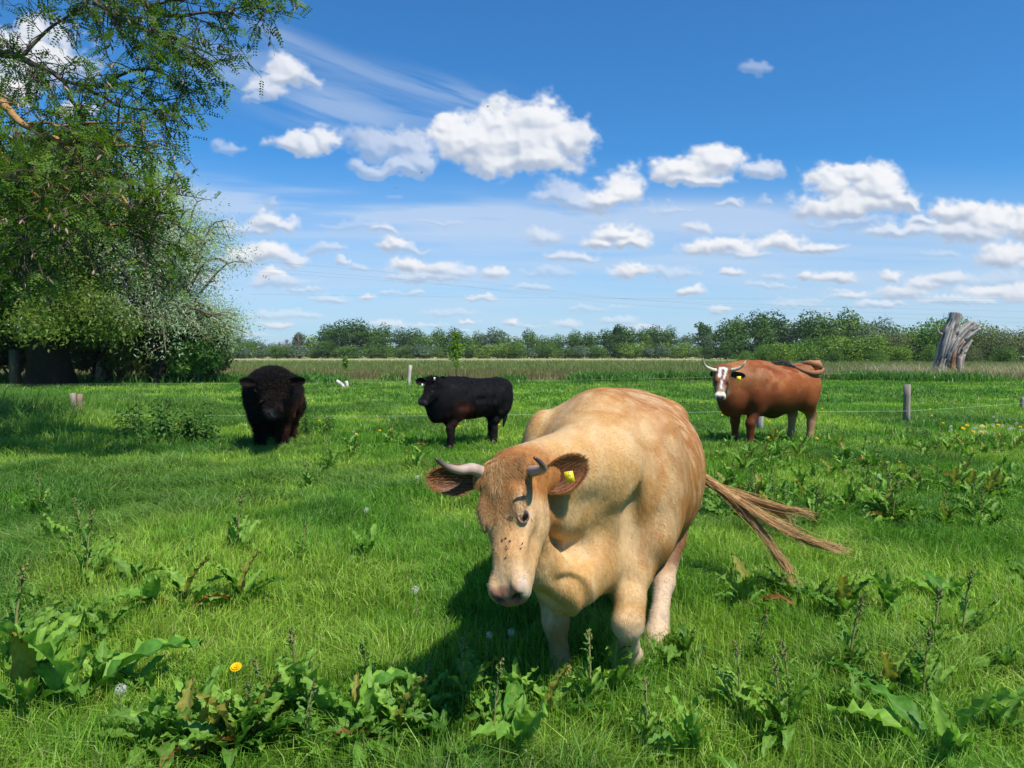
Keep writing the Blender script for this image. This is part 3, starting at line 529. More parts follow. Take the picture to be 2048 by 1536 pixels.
post(817, 730, 778, 35, .17, 'leaning pale fence post left of the small black cow', (.10, 0), (.40, .35, .30))
post(1268, 757, 778, 40.5, .11, 'short dark stake leaning right above the cream cow back', (.35, 0), (.05, .04, .035)); post(1375, 760, 778, 40.5, .08, 'thin dark stake leaning right, further from the first one toward the brown cow', (.3, 0), (.10, .08, .06)); post(1052, 760, 778, 40.5, .09, 'dark stake just right of the small black cow', (.1, 0), (.08, .06, .05))
for i, (u, du, c, lb_) in enumerate([(688, -.35, (.55, .50, .45), 'pale broken stake leaning left in a pair beyond the bull'), (694, -.05, (.5, .45, .4), 'pale broken stake nearly upright in a pair beyond the bull')]):
    post(u, 762, 782, 34, .17, lb_, (du, 0), c, name='broken_stake', group='broken stakes beyond the bull')
def wire(pts, rad, name, label, cat, group, c=(.75, .78, .74), m=M_wire, sag=0):
    b = MB(); P = np.array(pts, float); out = []
    for a, e_ in zip(P[:-1], P[1:]):
        for t in np.linspace(0, 1, 12, endpoint=False): out.append(lerp(a, e_, t) - V(0, 0, sag * 4 * t * (1 - t)))
    out.append(P[-1]); b.tube(out, rad, 5, c, cap=False); tag(obj(name, b.mesh(name), m), label, cat, group)
nearp = [px(-600, 836, 17), px(152, 829, 16.4), px(800, 832, 15.2), px(1521, 822, 14.9), px(1812, 822, 16.5), px(2046, 806, 20.9), px(2500, 795, 26)]
wire(nearp, .0016, 'fence_wire', 'thin pale wire of the nearer fence running low behind the cattle', 'wire', 'fence wires', sag=.01)
farp = [px(-300, 768, 34), px(420, 767, 34.5), px(817, 764, 35), px(1268, 758, 40), px(1700, 746, 42), px(2048, 743, 44), px(2500, 740, 48)]
wire(farp, .0032, 'fence_wire', 'thin pale wire of the farther fence along the meadow edge', 'wire', 'fence wires', (.42, .45, .34), sag=.02)
for i, (a, c_, lb_) in enumerate([((200, 498), (2500, 660), 'upper overhead power cable crossing the sky from left to right'), ((200, 512), (2500, 668), 'second overhead power cable just beneath the upper one'), ((300, 530), (2500, 640), 'thin cable sagging across the sky, flattest of the group'), ((500, 588), (2400, 602), 'lowest nearly level overhead cable above the trees')]):
    Pc = [px(a[0], a[1], 150), px(800, a[1] + (c_[1] - a[1]) * .30, 165), px(1400, a[1] + (c_[1] - a[1]) * .68, 180), px(c_[0], c_[1] - 6, 200)]
    b = MB(); b.tube(spline(Pc, 40), .018, 4, (.25, .27, .3), cap=False); tag(obj('power_cable', b.mesh('power_cable'), M_wire), lb_, 'cable', 'overhead power cables')
for u, v, D, lb_ in ((975, 213, 60, 'small dark bird flying at the top edge of the largest cloud'), (843, 345, 70, 'small dark bird flying below the grey clouds left of the largest cloud'), (792, 376, 110, 'tiny bird speck, lowest of the flying birds')):
    b = MB(); s = .17; b.tube([(-.5 * s, 0, 0), (0, 0, 0), (.55 * s, 0, .05 * s)], [.02 * s, .13 * s, .03 * s], 8, (.03, .03, .035))
    for sd in (-1, 1): b.add(np.array([(-.15, 0, 0), (.25, 0, 0), (.0, sd * .6, .35), (-.45, sd * 1.1, .1), (-.15, 0, .03), (.25, 0, .03), (.0, sd * .6, .38), (-.45, sd * 1.1, .12)]) * s, [(0, 1, 2, 3), (7, 6, 5, 4), (0, 4, 5, 1), (1, 5, 6, 2), (2, 6, 7, 3), (3, 7, 4, 0)], None, (.03, .03, .035))
    p = px(u, v, D); tag(obj('bird', b.mesh('bird'), M_bark, None, tuple(p)), lb_, 'bird', 'birds in the sky').rotation_euler = (.5, .9, 1.2)
# ------------------------------------------------------------------ cattle: bodies as one smooth implicit surface each
def smin(a, b, k):
    h = np.clip(.5 + .5 * (b - a) / k, 0, 1); return b + (a - b) * h - k * h * (1 - h)
def f_cone(P, a, b, r1, r2, sq=None):
    ba = b - a; t = np.clip(((P - a) @ ba) / (ba @ ba), 0, 1); d = P - a - t[:, None] * ba
    if sq is not None: d = d + sq[0] * (d @ sq[0])[:, None] * (1 / sq[1] - 1)
    return np.sqrt((d * d).sum(1)) - (r1 + (r2 - r1) * t)
def f_ell(P, c, r, R=None):
    q = P - c
    if R is not None: q = q @ R
    k0 = np.sqrt(((q / r) ** 2).sum(1)) + 1e-9; k1 = np.sqrt(((q / (r * r)) ** 2).sum(1)) + 1e-9
    return k0 * (k0 - 1) / k1
def herm(x, xs, ys):                                   # smooth interpolation through stations
    xs = np.asarray(xs, float); ys = np.asarray(ys, float); m = np.gradient(ys, xs); i = np.clip(np.searchsorted(xs, x) - 1, 0, len(xs) - 2)
    x = np.clip(x, xs[0], xs[-1]); h = xs[i + 1] - xs[i]; t = (x - xs[i]) / h; t2, t3 = t * t, t ** 3
    return (2 * t3 - 3 * t2 + 1) * ys[i] + (t3 - 2 * t2 + t) * h * m[i] + (-2 * t3 + 3 * t2) * ys[i + 1] + (t3 - t2) * h * m[i + 1]
class Fr:                                              # frame: axis x (forward), y (left), z (up)
    def __init__(s, o, x, z=(0, 0, 1)):
        s.o = np.asarray(o, float); s.x = unit(x); s.y = unit(np.cross(z, s.x)); s.z = np.cross(s.x, s.y); s.R = np.stack([s.x, s.y, s.z], 1)
    def w(s, x, y=0, z=0): return s.o + s.R @ V(x, y, z)
    def loc(s, P): return (P - s.o) @ s.R
class FrS(Fr):                                         # the same frame with its own size
    def __init__(s, f, k): s.o, s.x, s.y, s.z, s.R, s.k = f.o, f.x, f.y, f.z, f.R, k
    def w(s, x, y=0, z=0): return s.o + s.R @ (V(x, y, z) * s.k)
    def loc(s, P): return (P - s.o) @ s.R / s.k
def f_loft(P, fr, st, e=2.2):                          # st rows: x, cz, halfwidth, up, down
    q = fr.loc(P); st = np.array(st, float); x = q[:, 0]; xs = st[:, 0]
    cz, w, hu, hd = (herm(x, xs, st[:, i]) for i in range(1, 5)); w = np.maximum(w, .01); hu = np.maximum(hu, .01); hd = np.maximum(hd, .01)
    z = q[:, 2] - cz; h = np.where(z > 0, hu, hd); k = ((np.abs(q[:, 1]) / w) ** e + (np.abs(z) / h) ** e) ** (1 / e)
    d = (k - 1) * np.minimum(w, h); dx = np.maximum(np.maximum(xs[0] - x, x - xs[-1]), 0)
    return np.where(dx > 0, np.sqrt(np.maximum(d, 0) ** 2 + dx ** 2), d)
def surface_nets(fn, lo, hi, dx, seam=None):
    lo = np.asarray(lo, float); n = np.ceil((np.asarray(hi) - lo) / dx).astype(int) + 1; c = 4
    nc = n // c + 2; g = [lo[i] + np.arange(nc[i]) * dx * c for i in range(3)]
    Pc = np.stack(np.meshgrid(*g, indexing='ij'), -1).reshape(-1, 3); Fc = fn(Pc).reshape(nc)
    F = np.repeat(np.repeat(np.repeat(Fc, c, 0), c, 1), c, 2)[:n[0], :n[1], :n[2]].astype(np.float32)
    idx = np.argwhere(np.abs(F) < dx * c * 2.2)
    for s in range(0, len(idx), 1500000):
        k = idx[s:s + 1500000]; F[k[:, 0], k[:, 1], k[:, 2]] = fn(lo + k * dx)
    ins = F < 0; cnt = np.zeros(tuple(n - 1), np.int8); acc = np.zeros(tuple(n - 1) + (3,), np.float32)
    offs = [(a, b, d) for a in (0, 1) for b in (0, 1) for d in (0, 1)]
    sl = lambda o: tuple(slice(o[i], n[i] - 1 + o[i]) for i in range(3))
    for ax in range(3):
        for o in offs:
            if o[ax]: continue
            p = list(o); p[ax] = 1; A = F[sl(o)]; B = F[sl(p)]; cr = (A < 0) != (B < 0)
            t = np.where(cr, A / np.where(cr, A - B, 1), 0); cnt += cr
            for i in range(3): acc[..., i] += np.where(cr, t if i == ax else o[i], 0)
    m = cnt > 0; vid = -np.ones(tuple(n - 1), np.int32); vid[m] = np.arange(m.sum())
    Vt = lo + (np.argwhere(m) + acc[m] / cnt[m][:, None]) * dx; quads = []
    for ax in range(3):
        o1, o2 = [(1, 2), (2, 0), (0, 1)][ax]; s0 = [slice(1, n[i] - 1) for i in range(3)]; s0[ax] = slice(0, n[ax] - 1)
        s1 = list(s0); s1[ax] = slice(1, n[ax]); A = ins[tuple(s0)]; B = ins[tuple(s1)]; k = np.argwhere(A != B)
        flip = A[tuple(k.T)]; k = k + np.array([0 if i == ax else 1 for i in range(3)])
        e1 = np.eye(3, dtype=int)[o1]; e2 = np.eye(3, dtype=int)[o2]
        q = np.stack([vid[tuple((k - e1 - e2).T)], vid[tuple((k - e2).T)], vid[tuple(k.T)], vid[tuple((k - e1).T)]], 1)
        q[~flip] = q[~flip][:, ::-1]; quads.append(q)
    Q = np.concatenate(quads); Q = Q[(Q >= 0).all(1)]
    for _ in range(2):                                 # pull vertices onto the surface
        f, g_ = grad(fn, Vt, dx * .5); Vt = Vt - g_ * np.clip(f / np.maximum((g_ ** 2).sum(1), .2), -dx, dx)[:, None] * .9
    return Vt, Q
def grad(fn, P, h):
    f = fn(P); g_ = np.stack([(fn(P + np.eye(3)[i] * h) - fn(P - np.eye(3)[i] * h)) / (2 * h) for i in range(3)], 1); return f, g_

HEAD = [(-.05, -.12, .045, .03, .04), (-.03, -.11, .075, .062, .075), (.0, -.10, .092, .085, .10), (.05, -.095, .104, .088, .115), (.11, -.095, .110, .088, .135), (.18, -.10, .109, .088, .15), (.25, -.10, .096, .082, .14), (.32, -.098, .078, .075, .115),
        (.38, -.092, .072, .068, .088), (.44, -.085, .071, .063, .072), (.49, -.08, .078, .058, .066), (.53, -.083, .079, .055, .058), (.565, -.085, .066, .042, .048), (.585, -.085, .04, .02, .03)]
def head_fn(H, s=1.0, soft=False, wide=1.0):
    st = [(a * s, b * s, c * s * wide, d * s, e * s) for a, b, c, d, e in HEAD]; w = lambda x, y, z: H.w(x * s, y * s, z * s)
    def fn(P):
        d = f_loft(P, H, st, 2.7)
        for sd in (-1, 1):
            d = smin(d, f_ell(P, w(.20, sd * .078, -.175), np.array([.115, .042, .085]) * s, H.R), .04 * s)          # cheek
            d = smin(d, f_cone(P, w(.25, sd * .055, -.225), w(.47, sd * .03, -.150), .034 * s, .028 * s), .04 * s)    # jaw
            d = smin(d, f_ell(P, w(.213, sd * .086, -.030), np.array([.050, .018, .014]) * s, H.R), .05 * s)          # brow
            d = smin(d, f_ell(P, w(.03, sd * .098, -.065), np.array([.045, .04, .045]) * s, H.R), .03 * s)            # horn base
            d = smin(d, f_cone(P, w(.25, sd * .098, -.10), w(.37, sd * .062, -.085), .016 * s, .012 * s), .03 * s)    # cheek bone
            d = -smin(-d, f_ell(P, w(.258, sd * .110, -.058), np.array([.034, .016, .020]) * s, H.R), .012 * s)       # eye socket
            d = smin(d, f_ell(P, w(.52, sd * .052, -.062), np.array([.045, .034, .045]) * s, H.R), .02 * s)           # nostril wing
        d = smin(d, f_ell(P, w(.50, 0, -.150), np.array([.07, .048, .028]) * s, H.R), .022 * s)                        # chin
        for sd in (-1, 1):
            d = -smin(-d, f_cone(P, w(.580, sd * .026, -.064), w(.548, sd * .056, -.046), .0135 * s, .008 * s), .009 * s)
            for j in range(3):                                                                                        # wrinkles over the eye
                a = .280 + .013 * j; d = d + .0032 * s * np.exp(-((np.abs(f_cone(P, w(a, sd * .105, -.062), w(a - .03, sd * .070, -.018 + .002 * j), .0, .0)) / (.0045 * s)) ** 2))
        d = -smin(-d, f_ell(P, w(.575, 0, -.118), np.array([.05, .06, .0035]) * s, H.R), .008 * s)                    # mouth line
        return d
    return fn
def ear_mesh(base, tip, wdir, opn, width, c_out, c_in, fur=.03, nf=500, seed=0, cup=.45):
    a = tip - base; L = np.linalg.norm(a); a = a / L; w = unit(wdir - a * np.dot(wdir, a)); n = np.cross(a, w); n = n * np.sign(np.dot(n, opn)); m = MB(); N, M = 15, 11; v = []
    prof = [.34, .46, .62, .78, .90, .97, 1.0, 1.0, .99, .96, .91, .83, .71, .52, .06]
    for off, dirn in ((0, 1), (-.010, -1)):
        for i in range(N):
            t = i / (N - 1)
            for j in range(M):
                s = (j / (M - 1)) * 2 - 1; wd = width * .5 * prof[i]; th = s * 1.25 * (1 - .35 * t); cu = cup + .35 * (1 - t)
                v.append(base + a * L * t + w * wd * math.sin(th) / math.sin(1.25) + n * (wd * cu * (1 - math.cos(th)) * 1.5 - .10 * L * math.sin(t * 2.2) + off))
    v = np.array(v); q = []
    for s_ in (0, 1):
        for i in range(N - 1):
            for j in range(M - 1):
                k = s_ * N * M + i * M + j; f = (k, k + 1, k + M + 1, k + M); q.append(f if s_ == 0 else f[::-1])
    for i in range(N - 1):
        for j, fl in ((0, 1), (M - 1, 0)):
            k = i * M + j; f = (k, k + M, k + M + N * M, k + N * M); q.append(f if fl == 0 else f[::-1])
    e_ = np.arange(M - 1) + (N - 1) * M; q += [(k, k + 1, k + 1 + N * M, k + N * M) for k in e_]
    cc = np.concatenate([np.broadcast_to(c_in, (N * M, 3)) * (.5 + .8 * np.abs(np.tile(np.linspace(-1, 1, M), N)) ** 1.5)[:, None], np.broadcast_to(c_out, (N * M, 3))])
    m.add(v, q, None, cc); R = np.random.default_rng(seed); hv = []; hc = []
    for k in range(nf):                                 # long hairs on rim and inside
        fi = R.uniform(0, N - 1.01); i = int(fi); j = R.integers(0, M); rim = R.random() < .6; j = (0 if R.random() < .5 else M - 1) if rim else j; p = lerp(v[i * M + j], v[(i + 1) * M + j], fi - i); s = j / (M - 1) * 2 - 1
        d = unit(a * 1.1 + w * s * (.45 if rim else .1) + n * (.1 if rim else .3) + R.normal(size=3) * .28); l = fur * R.uniform(.25, .95); sd = unit(np.cross(d, n + R.normal(size=3) * .3)) * .0009 * (fur / .03)
        hv.append([p - sd, p + sd, p + d * l + w * s * -.1 * l]); hc.append(lerp(np.array(c_out), np.array(c_in), R.random() * .7) * R.uniform(.8, 1.5))
    hv = np.array(hv).reshape(-1, 3); m.add(hv, None, np.arange(len(hv)).reshape(-1, 3), np.repeat(np.array(hc), 3, 0)); return m, (a, w, n)
def fur_mesh(name, Vt, Q, N, col, n, length, width, flow, lift=.25, jit=.3, seed=0, curl=0, mask=None, tip=1.15, seg=1):
    R = np.random.default_rng(seed); tri = np.concatenate([Q[:, :3], Q[:, [0, 2, 3]]]); A = np.linalg.norm(np.cross(Vt[tri[:, 1]] - Vt[tri[:, 0]], Vt[tri[:, 2]] - Vt[tri[:, 0]]), axis=1)
    if mask is not None: A = A * mask[tri].mean(1)
    k = R.choice(len(tri), n, p=A / A.sum()); b = R.random((n, 2)); b = np.where((b.sum(1) > 1)[:, None], 1 - b, b); w3 = np.concatenate([1 - b.sum(1, keepdims=True), b], 1)[:, :, None]
    P = (Vt[tri[k]] * w3).sum(1); nn = unit((N[tri[k]] * w3).sum(1)); c = (col[tri[k]] * w3).sum(1); m_ = (mask[tri[k]] * w3[:, :, 0]).sum(1) if mask is not None else np.ones(n)
    f = flow(P); f = unit(f - nn * (f * nn).sum(1, keepdims=True)); f = unit(f + jit * R.normal(size=(n, 3))); f = unit(f - nn * (f * nn).sum(1, keepdims=True))
    L = (length(P) if callable(length) else np.full(n, length)) * (.55 + .9 * R.random(n)) * (.5 + .5 * m_); sd = np.cross(f, nn) * width * .5; c = c * (.78 + .45 * R.random((n, 1)))
    d = unit(f + nn * lift); base = P - nn * .001
    if seg == 1:
        v = np.stack([base - sd, base + sd, base + d * L[:, None]], 1).reshape(-1, 3); cc = np.stack([c * .85, c * .85, c * tip], 1).reshape(-1, 3)
        return mesh_np(name, v, None, np.arange(3 * n).reshape(n, 3), col=cc)
    pts = []; cs = []; sdn = unit(sd); ph = R.random(n) * 6.28
    for i in range(seg + 1):
        t = i / seg; a = ph + curl * t; off = (nn * np.sin(a)[:, None] + sdn * np.cos(a)[:, None] - nn * np.sin(ph)[:, None] - sdn * np.cos(ph)[:, None]) * (L * .22)[:, None] * (1 if curl else 0)
        p = base + d * (L * t)[:, None] + off; wd = sd * (1 - .85 * t); pts += [p - wd, p + wd]; cs += [c * (.8 + .4 * t)] * 2
    v = np.stack(pts, 1).reshape(-1, 3); cc = np.stack(cs, 1).reshape(-1, 3); m_ = 2 * (seg + 1); q = []
    for i in range(seg): q.append(np.arange(n)[:, None] * m_ + np.array([2 * i, 2 * i + 1, 2 * i + 3, 2 * i + 2]))
    return mesh_np(name, v, np.concatenate(q), col=cc)
def vnormals(Vt, Q):
    fn_ = np.cross(Vt[Q[:, 2]] - Vt[Q[:, 0]], Vt[Q[:, 3]] - Vt[Q[:, 1]]); N = np.zeros_like(Vt)
    for i in range(4): np.add.at(N, Q[:, i], fn_)
    return unit(N)
def eye_parts(root, O, H, s, sd, iris=(.022, .009, .005), lid=(.33, .175, .085), open_=1.0, dark=False):
    c = H.w(.258 * s, sd * .0815 * s, -.055 * s); out = unit(H.y * sd * .80 + H.z * .60 + H.x * .02); ax = unit(H.x - out * np.dot(H.x, out)); up = np.cross(out, ax); up = up * np.sign(np.dot(up, H.z) + 1e-6)
    m = MB(); R = .0235 * s; n1, n2 = 14, 20; v = []; cc = []
    for i in range(n1 + 1):
        th = i / n1 * math.pi * .62
        for j in range(n2):
            ph = j / n2 * 2 * math.pi; v.append(c + out * R * math.cos(th) + (ax * math.cos(ph) + up * math.sin(ph)) * R * math.sin(th)); cc.append((.003, .0025, .003) if th < .62 else (iris if th < 1.5 else (.20, .06, .04)))
    m.add(v, [(i * n2 + j, (i + 1) * n2 + j, (i + 1) * n2 + (j + 1) % n2, i * n2 + (j + 1) % n2) for i in range(n1) for j in range(n2)], None, np.array(cc)); e = obj('eye', m.mesh('eye', True), M_wet, root, tuple(-np.array(root.location) * 0)); e.data.transform(Matrix.Translation(-Vector(O)))
    m = MB(); ring = [c + out * R * .70 + ax * math.cos(a) * R * .98 + up * (math.sin(a) * R * (.78 if math.sin(a) > 0 else .84)) * open_ + out * R * (.22 * abs(math.sin(a)) - .10) for a in np.linspace(0, 2 * math.pi, 25)]
    m.tube(ring, .0034 * s, 7, (.05, .025, .02)); ring2 = [c + out * R * .56 + ax * math.cos(a) * R * 1.12 + up * (math.sin(a) * R * (.94 if math.sin(a) > 0 else .92)) + out * R * .16 * abs(math.sin(a)) for a in np.linspace(0, 2 * math.pi, 25)]
    m.tube(ring2, np.where(np.sin(np.linspace(0, 2 * math.pi, 25)) > 0, .0058, .0034) * s, 7, np.array(lid)); l = m.mesh('eyelid', True); l.transform(Matrix.Translation(-Vector(O))); obj('eyelid', l, M_skin, e)
def put(name, mb, mat_, root, O, smooth=True, parent=None):
    me = mb if isinstance(mb, bpy.types.Mesh) else mb.mesh(name, smooth); me.transform(Matrix.Translation(-Vector(O))); return obj(name, me, mat_, parent or root)
def horn(root, O, pts, r0, r1, cbase, ctip, n=26):
    p = spline(pts, n); t = np.linspace(0, 1, n); m = MB(); c = lerp(np.array(cbase), np.array(ctip), sm(.45, .95, t)[:, None]) * (1 - .10 * np.sin(t * 40) * (t < .4))[:, None]
    m.tube(p, lerp(r0, r1, t ** 1.25), 14, c, wob=.05); return put('horn', m, M_horn, root, O)

# ---- 1. the cream cow, close to the camera
def build_cream():
    B = Fr((.60, 4.35, 0), (-.44, -1.8, 0)); O = (.60, 4.35, 0); L = lambda x, y, z: B.w(x, y, z)
    pol, muz = px(990, 918, 2.86), px(1000, 1188, 2.58); ax = unit(muz - pol); H0 = Fr(pol, ax, unit(V(-.60, -.72, .55))); HS_ = .93; hu = head_fn(H0, 1.0); H = FrS(H0, HS_); head = lambda P: HS_ * hu((P - H0.o) / HS_ + H0.o)
    if np.dot(H.y, V(1, 0, 0)) < 0: H.y = -H.y
    trunk = [(-1.02, 1.0, .08, .10, .12), (-.97, 1.0, .20, .20, .26), (-.85, .97, .31, .31, .38), (-.62, .935, .41, .385, .44), (-.3, .90, .49, .42, .47), (.0, .885, .525, .44, .475), (.28, .88, .50, .44, .465), (.52, .885, .41, .44, .43), (.74, .90, .32, .40, .40), (.92, .92, .23, .30, .34), (1.02, .92, .13, .18, .22)]
    legs = [  # viewer's left front, standing
            [(L(.72, -.19, .78), .13), (px(1104, 1170, 3.62), .080), (px(1111, 1240, 3.60), .058), (px(1119, 1305, 3.60), .038), (px(1121, 1335, 3.56), .050), (px(1118, 1362, 3.52), .058)],
            # viewer's right front, knee bent, hoof lifted
            [(L(.72, .22, .78), .14), (px(1270, 1140, 3.44), .080), (px(1259, 1205, 3.34), .060), (px(1255, 1242, 3.29), .061), (px(1256, 1252, 3.29), .056)], [(px(1257, 1254, 3.31), .050), (px(1258, 1290, 3.46), .040), (px(1262, 1312, 3.55), .050), (px(1250, 1330, 3.56), .05)],
            # viewer's right hind
            [(L(-.62, .25, .85), .20), (L(-.28, .30, .60), .14), (px(1340, 1080, 4.40), .084), (px(1327, 1165, 4.12), .052), (px(1318, 1235, 3.94), .043), (px(1314, 1270, 3.86), .057), (px(1310, 1302, 3.80), .062)],
            [(L(-.72, -.22, .85), .19), (L(-.55, -.26, .62), .13), (L(-.86, -.22, .47), .075), (L(-.80, -.21, .14), .048), (L(-.76, -.21, .03), .055)]]
    cones = [(L(.62, 0, 1.00), L(.98, .0, 1.02), .30, .225, .12), (L(.98, 0, 1.02), H.w(.01, 0, -.18), .215, .115, .07), (L(.80, 0, .80), H.w(.16, 0, -.30), .22, .06, .07),           # neck, throat
             (H.w(.27, 0, -.30), px(1075, 1130, 3.02), .045, .075, .06), (px(1075, 1130, 3.02), px(1128, 1180, 3.15), .075, .090, .08), (px(1138, 1150, 3.2), L(.88, .02, .60), .135, .18, .10)]      # dewlap, brisket
    ells = [(L(.62, .30, .90), (.20, .13, .36), .10), (L(.66, -.30, .90), (.20, .12, .36), .10), (L(.78, .27, .68), (.15, .11, .15), .06), (L(.78, -.25, .68), (.13, .11, .15), .06), (L(.45, 0, 1.27), (.32, .12, .09), .10), (L(-.52, .31, 1.15), (.12, .09, .07), .12), (L(-.52, -.31, 1.15), (.12, .09, .07), .12), (L(-.28, .26, .66), (.42, .22, .22), .12), (L(.80, .20, .86), (.14, .16, .20), .07),
            (L(-.92, 0, 1.21), (.12, .08, .07), .08), (L(-.66, .27, .82), (.24, .15, .32), .10), (L(-.66, -.27, .82), (.24, .15, .32), .10), (L(-.05, .0, .50), (.55, .30, .12), .10), (L(-.60, 0, .50), (.15, .14, .12), .08), (L(.95, .10, .80), (.12, .12, .14), .05)]
    lo = np.array([-.45, 2.38, -.03]); hi = np.array([1.38, 5.45, 1.50]); hc = H.w(.25, 0, -.1)
    fold_a, fold_b = L(.98, .12, 1.05), px(1128, 1215, 3.15)
    cvA, cvB = px(1185, 1108, 3.10), px(1150, 1050, 3.0)
    def fn(P):
        d = f_loft(P, B, trunk, 2.15)
        for c, r, k in ells: d = smin(d, f_ell(P, c, np.array(r), B.R), k)
        for a, b, r1, r2, k in cones: d = smin(d, f_cone(P, a, b, r1, r2), k)
        for lg in legs:
            dl = np.full(len(P), 9.)
            for (a, ra), (b, rb) in zip(lg[:-1], lg[1:]): dl = smin(dl, f_cone(P, a, b, ra, rb), .045)
            d = smin(d, dl, .055)
        near = ((P - hc) ** 2).sum(1) < .55 ** 2; dh = np.full(len(P), 9.)
        if near.any(): dh[near] = head(P[near])
        d = smin(d, dh, .05)
        q = B.loc(P)                                    # neck creases, dewlap folds, belly/flank hollows
        nk = sm(.78, .95, q[:, 0]) * sm(1.9, 1.3, q[:, 0]); ph = q[:, 0] * 34 + q[:, 2] * 9 + 3 * np.sin(q[:, 2] * 7 + q[:, 1] * 4)
        d = d + .0026 * nk * np.sin(ph) * sm(.0, .25, np.abs(q[:, 1]) + .1) * sm(.15, .35, 1.4 - q[:, 2])
        dw = np.exp(-(((P - px(1130, 1175, 3.1)) ** 2).sum(1)) / .035); d = d - .010 * dw * (np.sin((P[:, 0] * .8 + P[:, 2] * .55) * 60 + 9 * noise(P * 7, 73)) * (.3 + noise(P * 9, 74)))
        wr = noise(P * V(5, 5, 5), 70) - .5; d = d - .0045 * wr * (1 - near); d = -smin(-d, f_ell(P, L(1.02, .19, .80), np.array([.07, .05, .16]), B.R), .06); d = -smin(-d, f_ell(P, L(.42, .56, .62), np.array([.05, .05, .22]), B.R), .07); d = -smin(-d, f_ell(P, cvA, np.array([.07, .13, .055]), B.R), .05)
        rib = sm(-.45, -.25, q[:, 0]) * sm(.45, .25, q[:, 0]) * sm(.30, .45, np.abs(q[:, 1])); d = d - .0022 * rib * np.sin(q[:, 0] * 46 + q[:, 2] * 5)
        return d
    Vt, Q = surface_nets(fn, lo, hi, .0085); N = vnormals(Vt, Q); q = B.loc(Vt); h = H.loc(Vt); hw = sm(.16, .06, head(Vt)) * sm(-.2, -.05, h[:, 0]) * sm(.42, .30, np.sqrt(((Vt - hc) ** 2).sum(1)))
    flow_co = np.stack([q[:, 0] * 2.2, q[:, 1] * 4, q[:, 2] * 3], -1); n1 = fbm(flow_co * 1.1, 4, 80); n2 = fbm(flow_co * V(3.2, 3, 1.3), 3, 84); n3 = noise(Vt * 26, 88)
    al = (-.45 * q[:, 0] - .9 * q[:, 2]); ac = (.9 * q[:, 0] - .45 * q[:, 2]); fm = fbm(np.stack([al * 2.6, ac * 7, q[:, 1] * 5], -1), 3, 131); fs = fbm(np.stack([al * 7, ac * 34, q[:, 1] * 22], -1), 2, 134); cream = V(.51, .295, .108); tan = V(.42, .20, .062); org = V(.35, .140, .032); pale = V(.61, .43, .23)
    flank = sm(1.12, .58, q[:, 0] + .5 * np.clip(.25 - q[:, 1], 0, 1) + .5 * (n2 - .5)) * (.55 + .45 * sm(.38, .56, fm + .12 * sm(.2, .5, q[:, 1]))); col = lerp(cream, tan, np.clip(.25 + 1.2 * (n1 - .45), 0, 1)[:, None])
    col = lerp(col, tan, (sm(1.15, .55, q[:, 0] + .6 * np.clip(.2 - q[:, 1], 0, 1) + .4 * (n1 - .5)) * .85)[:, None]); col = lerp(col, pale, (sm(.48, .66, n2) * .45 * sm(.35, .6, q[:, 0]))[:, None]); col = lerp(col, org, np.clip(flank * .95, 0, 1)[:, None])
    col = lerp(col, pale, (sm(.53, .70, .5 * n2 + .5 * fbm(flow_co * 4.5, 3, 95)) * .4 * sm(.95, .5, q[:, 0]))[:, None])
    col = lerp(col, pale, (sm(.52, .72, fs) * .45 * sm(1.1, .3, q[:, 0]))[:, None]); col = lerp(col, org * .8, (sm(.46, .30, fs) * .40 * sm(1.15, .5, q[:, 0]))[:, None]); col = lerp(col, pale, (sm(.50, .66, fm) * .35 * sm(.5, .9, q[:, 0]))[:, None])
    col = lerp(col, V(.25, .090, .022), (flank * sm(.95, .60, q[:, 2]) * sm(.35, .6, fm) * .7)[:, None])
    top = sm(1.08, 1.22, q[:, 2]) * sm(.55, .0, np.abs(q[:, 1])); col = lerp(col, pale, (top * sm(.4, .6, n1) * .6)[:, None])
    col = lerp(col, V(.60, .45, .31), (sm(.42, .26, q[:, 2]) * sm(-.02, .08, q[:, 1]))[:, None] * .8)  # pale lower legs on the sunlit left only; the right's shade is painted in
    belly_brown = sm(.66, .46, q[:, 2]) * sm(.42, .2, q[:, 0]) * sm(-.9, -.5, q[:, 0]) * sm(.34, .56, n2) * sm(.30, .38, q[:, 2]); col = lerp(col, V(.15, .075, .035), (belly_brown * .8)[:, None])  # patchy darker brown low on the barrel
    hd = lerp(V(.44, .25, .10), V(.34, .138, .036), (sm(.38, .17, h[:, 0] + .25 * (n1 - .5)))[:, None]); hd = lerp(hd, V(.55, .30, .12), (sm(.24, .34, h[:, 0]) * sm(.44, .36, h[:, 0]) * sm(.45, .62, noise(Vt * 9, 90)))[:, None]); hd = lerp(hd, V(.52, .35, .19), (sm(.40, .47, h[:, 0]) * .6)[:, None])
    hd = lerp(hd, V(.55, .38, .20), (sm(.05, .12, np.abs(h[:, 1])) * sm(.12, .2, h[:, 0]) * .6)[:, None])
    pad = sm(.520, .540, h[:, 0] + .10 * np.clip(-h[:, 2] - .07, 0, 1) + .012 * (n3 - .5)) * sm(.068, .052, np.abs(h[:, 1] + 0)) * sm(-.135, -.10, h[:, 2]) ; hd = lerp(hd, V(.30, .13, .085) , pad[:, None] * (.75 + .25 * sm(.3, .6, noise(Vt * 45, 93)))[:, None]); hd = lerp(hd, V(.52, .38, .28), (sm(.03, .06, h[:, 1]) * sm(.46, .52, h[:, 0]) * (1 - pad) * sm(.25, .5, n3) * .85)[:, None])
